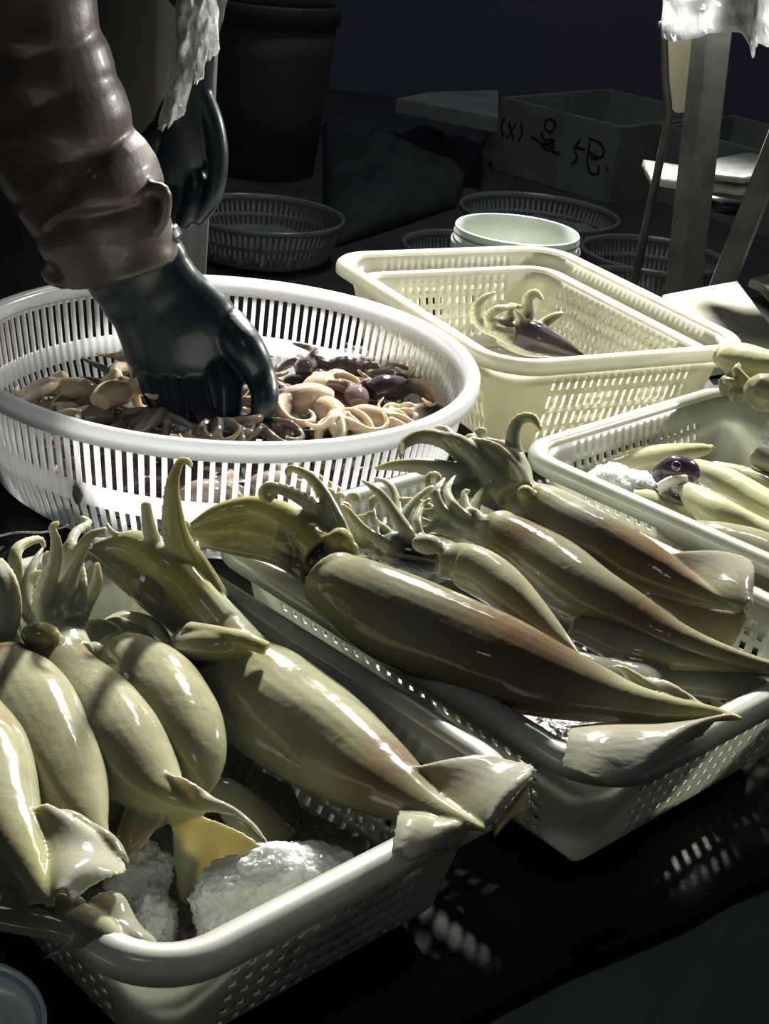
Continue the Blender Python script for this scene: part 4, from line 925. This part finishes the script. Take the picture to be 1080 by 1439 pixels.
# apron and trousers
f = Flesh()
f.tube([(V3(cx - .01, Yw, gzp + .12), .17), (V3(cx - .01, Yw, -.05), .165), (V3(cx, Yw, .25), .158), (V3(cx, Yw, .5), .16), (V3(cx, Yw - .01, .8), .175), (V3(cx, Yw - .03, .98), .16), (V3(cx, Yw - .05, 1.06), .09)], [SK], 40, .72, 40, V3(0, 1, 0), lambda u, a_: 1 + .07 * noise.noise(Vector((math.cos(a_) * 3.5, math.sin(a_) * 3.5, u * 2))))
f.build('apron', M['apron'], man, .006, 3)
# brown sleeve, gathered in folds
f = Flesh(); SL = [(10, -70, 116), (18, -40, 116), (22, -5, 114), (24, 25, 114), (24, 46, 116), (20, 62, 100), (30, 78, 104), (46, 98, 112), (48, 116, 110), (42, 131, 100), (62, 148, 106), (76, 168, 108), (76, 192, 104), (70, 207, 94), (92, 228, 100), (112, 252, 102), (128, 268, 106), (132, 284, 96), (142, 308, 98), (156, 335, 90), (166, 362, 86), (172, 380, 84)]
q = []
for x, y, hw in SL: p = atY(x, y, 1.52); q.append((p, hw * mpp(p)))
f.tube(q, [SK], 40, .95, 90, V3(0, 1, 0), lambda u, a_: 1 + .05 * noise.noise(Vector((u * 16, math.cos(a_) * 1.2 + 3, math.sin(a_) * 1.2))) )
f.tube([(atY(20, -90, 1.53), .075), (V3(sL.x - .05, 1.75, .84), .08), (V3(sL.x + .02, Yw - .06, 1.0), .085)], [SK], 24, 1, 20)
for e_ in ([(215, 265), (228, 268), (232, 285), (226, 312), (212, 330)], [(60, 372), (70, 392), (90, 400)]):
    f.tube([(atY(x, y, 1.49), .008 if x > 100 else .006) for x, y in e_], [SK], 10, 1, 16)
f.build('sleeve', M['sleeve'], man, .0032, 3)
f = Flesh(); f.tube([(V3(sR.x - .02, Yw - .02, 1.0), .075), (V3(sR.x + .04, Yw - .05, .80), .06)] + [(atY(x, y, 1.87), r_ * .00088) for x, y, r_ in ((284, -60, 46), (282, -10, 38), (278, 40, 30), (273, 85, 26), (270, 105, 24))], [SK], 24, 1, 50, UP, lambda u, a_: 1 + .10 * noise.noise(Vector((u * 14, math.cos(a_) * 1.2 + 8, math.sin(a_) * 1.2))))
f.build('sleeve', M['apron'], man, .0035, 2)
# glove in the basket
def px_chain(pts, Y): return [(atY(x, y, Y if len(q_) < 1 else q_[0]), r * mpp(atY(x, y, Y))) for x, y, r, *q_ in pts]
f = Flesh()
f.tube(px_chain([(172, 345, 74), (188, 372, 76), (205, 400, 74), (226, 430, 76), (250, 465, 88), (268, 500, 92), (276, 525, 86), (280, 545, 70)], 1.53), [SK], 30, .55, 40, V3(0, 1, 0), lambda u, a_: 1 + .03 * noise.noise(Vector((u * 12, math.cos(a_), math.sin(a_)))))
for ch in ([(318, 455, 28), (345, 490, 27, 1.50), (366, 530, 22, 1.49), (372, 560, 19, 1.47), (366, 588, 15, 1.46)], [(305, 500, 30), (315, 540, 26, 1.49), (318, 572, 22, 1.47), (316, 598, 18, 1.455)],
           [(268, 510, 30), (278, 550, 27, 1.50), (286, 582, 22, 1.475), (290, 606, 17, 1.46)], [(232, 505, 28), (244, 548, 25, 1.50), (252, 578, 21, 1.48), (258, 602, 16, 1.465)], [(205, 495, 24), (216, 535, 22, 1.51), (226, 565, 19, 1.49), (235, 588, 15, 1.475)]):
    f.tube(px_chain(ch, 1.53), [SK], 16, 1, 26)
f.tube(px_chain([(180, 352, 80), (190, 368, 80)], 1.53), [SK], 30, .6, 6, V3(0, 1, 0))
f.build('glove', M['glove'], man, .0022, 3)
# hanging glove
f = Flesh()
f.tube(px_chain([(282, 30, 24), (278, 80, 24), (272, 120, 28), (262, 165, 42), (256, 210, 48), (252, 250, 46), (248, 280, 36)], 1.86), [SK], 24, .55, 34, V3(0, 1, 0))
for ch in ([(282, 130, 16), (300, 175, 15, 1.85), (307, 225, 14, 1.84), (298, 275, 14, 1.83), (275, 312, 11, 1.83)], [(272, 230, 16), (276, 265, 15, 1.84), (268, 295, 14, 1.83), (256, 318, 10, 1.83)], [(250, 250, 16), (252, 285, 14, 1.84), (246, 312, 10, 1.84)],
           [(228, 225, 15), (226, 262, 13, 1.85), (230, 292, 10, 1.84)], [(222, 180, 14), (205, 205, 13, 1.84), (196, 232, 10, 1.83)]):
    f.tube(px_chain(ch, 1.86), [SK], 14, 1, 24)
f.build('glove', M['glove'], man, .0024, 3)
# torn clear film round the hanging sleeve
def film(L_, R_, Y, nm):
    bm = bmesh.new(); a_ = catmull(L_, 40); b_ = catmull(R_, 40); g = []
    for i in range(40):
        row = []
        for j in range(14):
            u = j / 13; x = a_[i][0] * (1 - u) + b_[i][0] * u; y = a_[i][1] * (1 - u) + b_[i][1] * u
            p = atY(x + (3 * noise.noise(Vector((i * .5, u * 2, 3))) if i > 36 else 0), y + (9 * noise.noise(Vector((u * 7, 2, 5))) if i == 39 else 0), Y)
            p.y += -.03 * math.sin(PI * u) + .016 * noise.noise(Vector((x / 9., y / 26., 0))) + .006 * noise.noise(Vector((x / 4., y / 9., 7))); row.append(bm.verts.new(p))
        g.append(row)
    for i in range(39):
        for j in range(13): bm.faces.new((g[i][j], g[i][j + 1], g[i + 1][j + 1], g[i + 1][j]))
    o = obj(nm, bm, M['film'], man); solidify(o, .0008)
film([(250, -40), (249, 0), (247, 50), (238, 100), (226, 160), (222, 182)], [(280, -40), (282, 0), (280, 40), (275, 90), (266, 130), (258, 162)], 1.80, 'plastic_film')
film([(276, -40), (276, 0), (275, 40), (274, 80), (277, 108)], [(304, -40), (300, 0), (294, 40), (292, 70), (284, 112)], 1.81, 'plastic_film')
film([(288, -40), (288, 0), (289, 40), (290, 78)], [(306, -40), (305, 0), (308, 30), (306, 77)], 1.82, 'plastic_film')

# ------------------------------------------------------------------ lettering on the rim, small scraps
tc = bpy.data.curves.new('embossed_lettering', 'FONT'); tc.body = 'NO.MNY'; tc.size = .013; tc.extrude = .0006; tc.align_x = 'CENTER'; tc.align_y = 'CENTER'
to = bpy.data.objects.new('tmp', tc); C.objects.link(to); bpy.context.view_layer.update()
tm = bpy.data.meshes.new_from_object(to.evaluated_get(bpy.context.evaluated_depsgraph_get())); bpy.data.objects.remove(to)
lt = link('embossed_lettering', tm, M['crate'], bA, False); tm.transform(Matrix.Translation((.065, -.2165, .0042)))
f = Flesh(); f.tube([(at(95, 1326, .12), .0006), (at(80, 1334, .115), .0006), (at(62, 1345, .098), .0006)], [(.6, .6, .55, 0)], 6, 1, 10)
bm = bmesh.new(); q = catmull([tuple(at(x, y, z)) for x, y, z in ((104, 1312, .128), (94, 1328, .122), (84, 1336, .113), (62, 1346, .098))], 20); tube(bm, [Vector(v) for v in q], [.0007] * 20, 6); f.bm.free()
tag(obj('strand', bm, M['film'], None), 'thin pale strand hanging from the near left corner of the nearest basket', 'strand')
bm = bmesh.new(); q = catmull([tuple(at(x, y, z)) for x, y, z in ((-8, 755, .13), (25, 748, .14), (60, 748, .145), (85, 742, .15), (95, 738, .155))], 24); tube(bm, [Vector(v) for v in q], [.0008] * 24, 6)
tag(obj('strand', bm, M['film'], None), 'thin pale strand trailing left from the arms of the left squid', 'strand')
dd = ray(110, 690); p = CAM.copy(); tt = .8
while (Vector((p.x - RC.x, p.y - RC.y)).length > .2545 or tt < .85) and tt < 2: tt += .0008; p = CAM + dd * tt
dvec = Vector((p.x - RC.x, p.y - RC.y, 0))
bm = bmesh.new(); bmesh.ops.create_icosphere(bm, subdivisions=3, radius=1)
for v in bm.verts: v.co = Vector((v.co.x * .006, v.co.y * .003, v.co.z * .013)) * (1 + .3 * noise.noise(v.co * 2))
o = obj('squid_scrap', bm, M['tan']); o.location = p; o.rotation_euler = (0, 0, math.atan2(dvec.y, dvec.x) + PI / 2); tag(o, 'small yellowish scrap stuck to the outside of the round basket', 'scrap')

# ------------------------------------------------------------------ put every top-level origin at the base of its thing
bpy.context.view_layer.update()
for o in [o for o in C.objects if not o.parent and o.type in ('MESH', 'EMPTY') and o.location.length < 1e-6 and o.get('kind') != 'structure']:
    lo = Vector((1e9,) * 3); hi = Vector((-1e9,) * 3)
    for q in [o] + list(o.children_recursive):
        if q.type != 'MESH': continue
        for c_ in q.bound_box:
            w = q.matrix_world @ Vector(c_)
            for k in range(3): lo[k] = min(lo[k], w[k]); hi[k] = max(hi[k], w[k])
    n = Vector(((lo.x + hi.x) / 2, (lo.y + hi.y) / 2, lo.z))
    if o.type == 'MESH': o.data.transform(Matrix.Translation(-n))
    for ch in o.children: ch.location = ch.location - n
    o.location = n
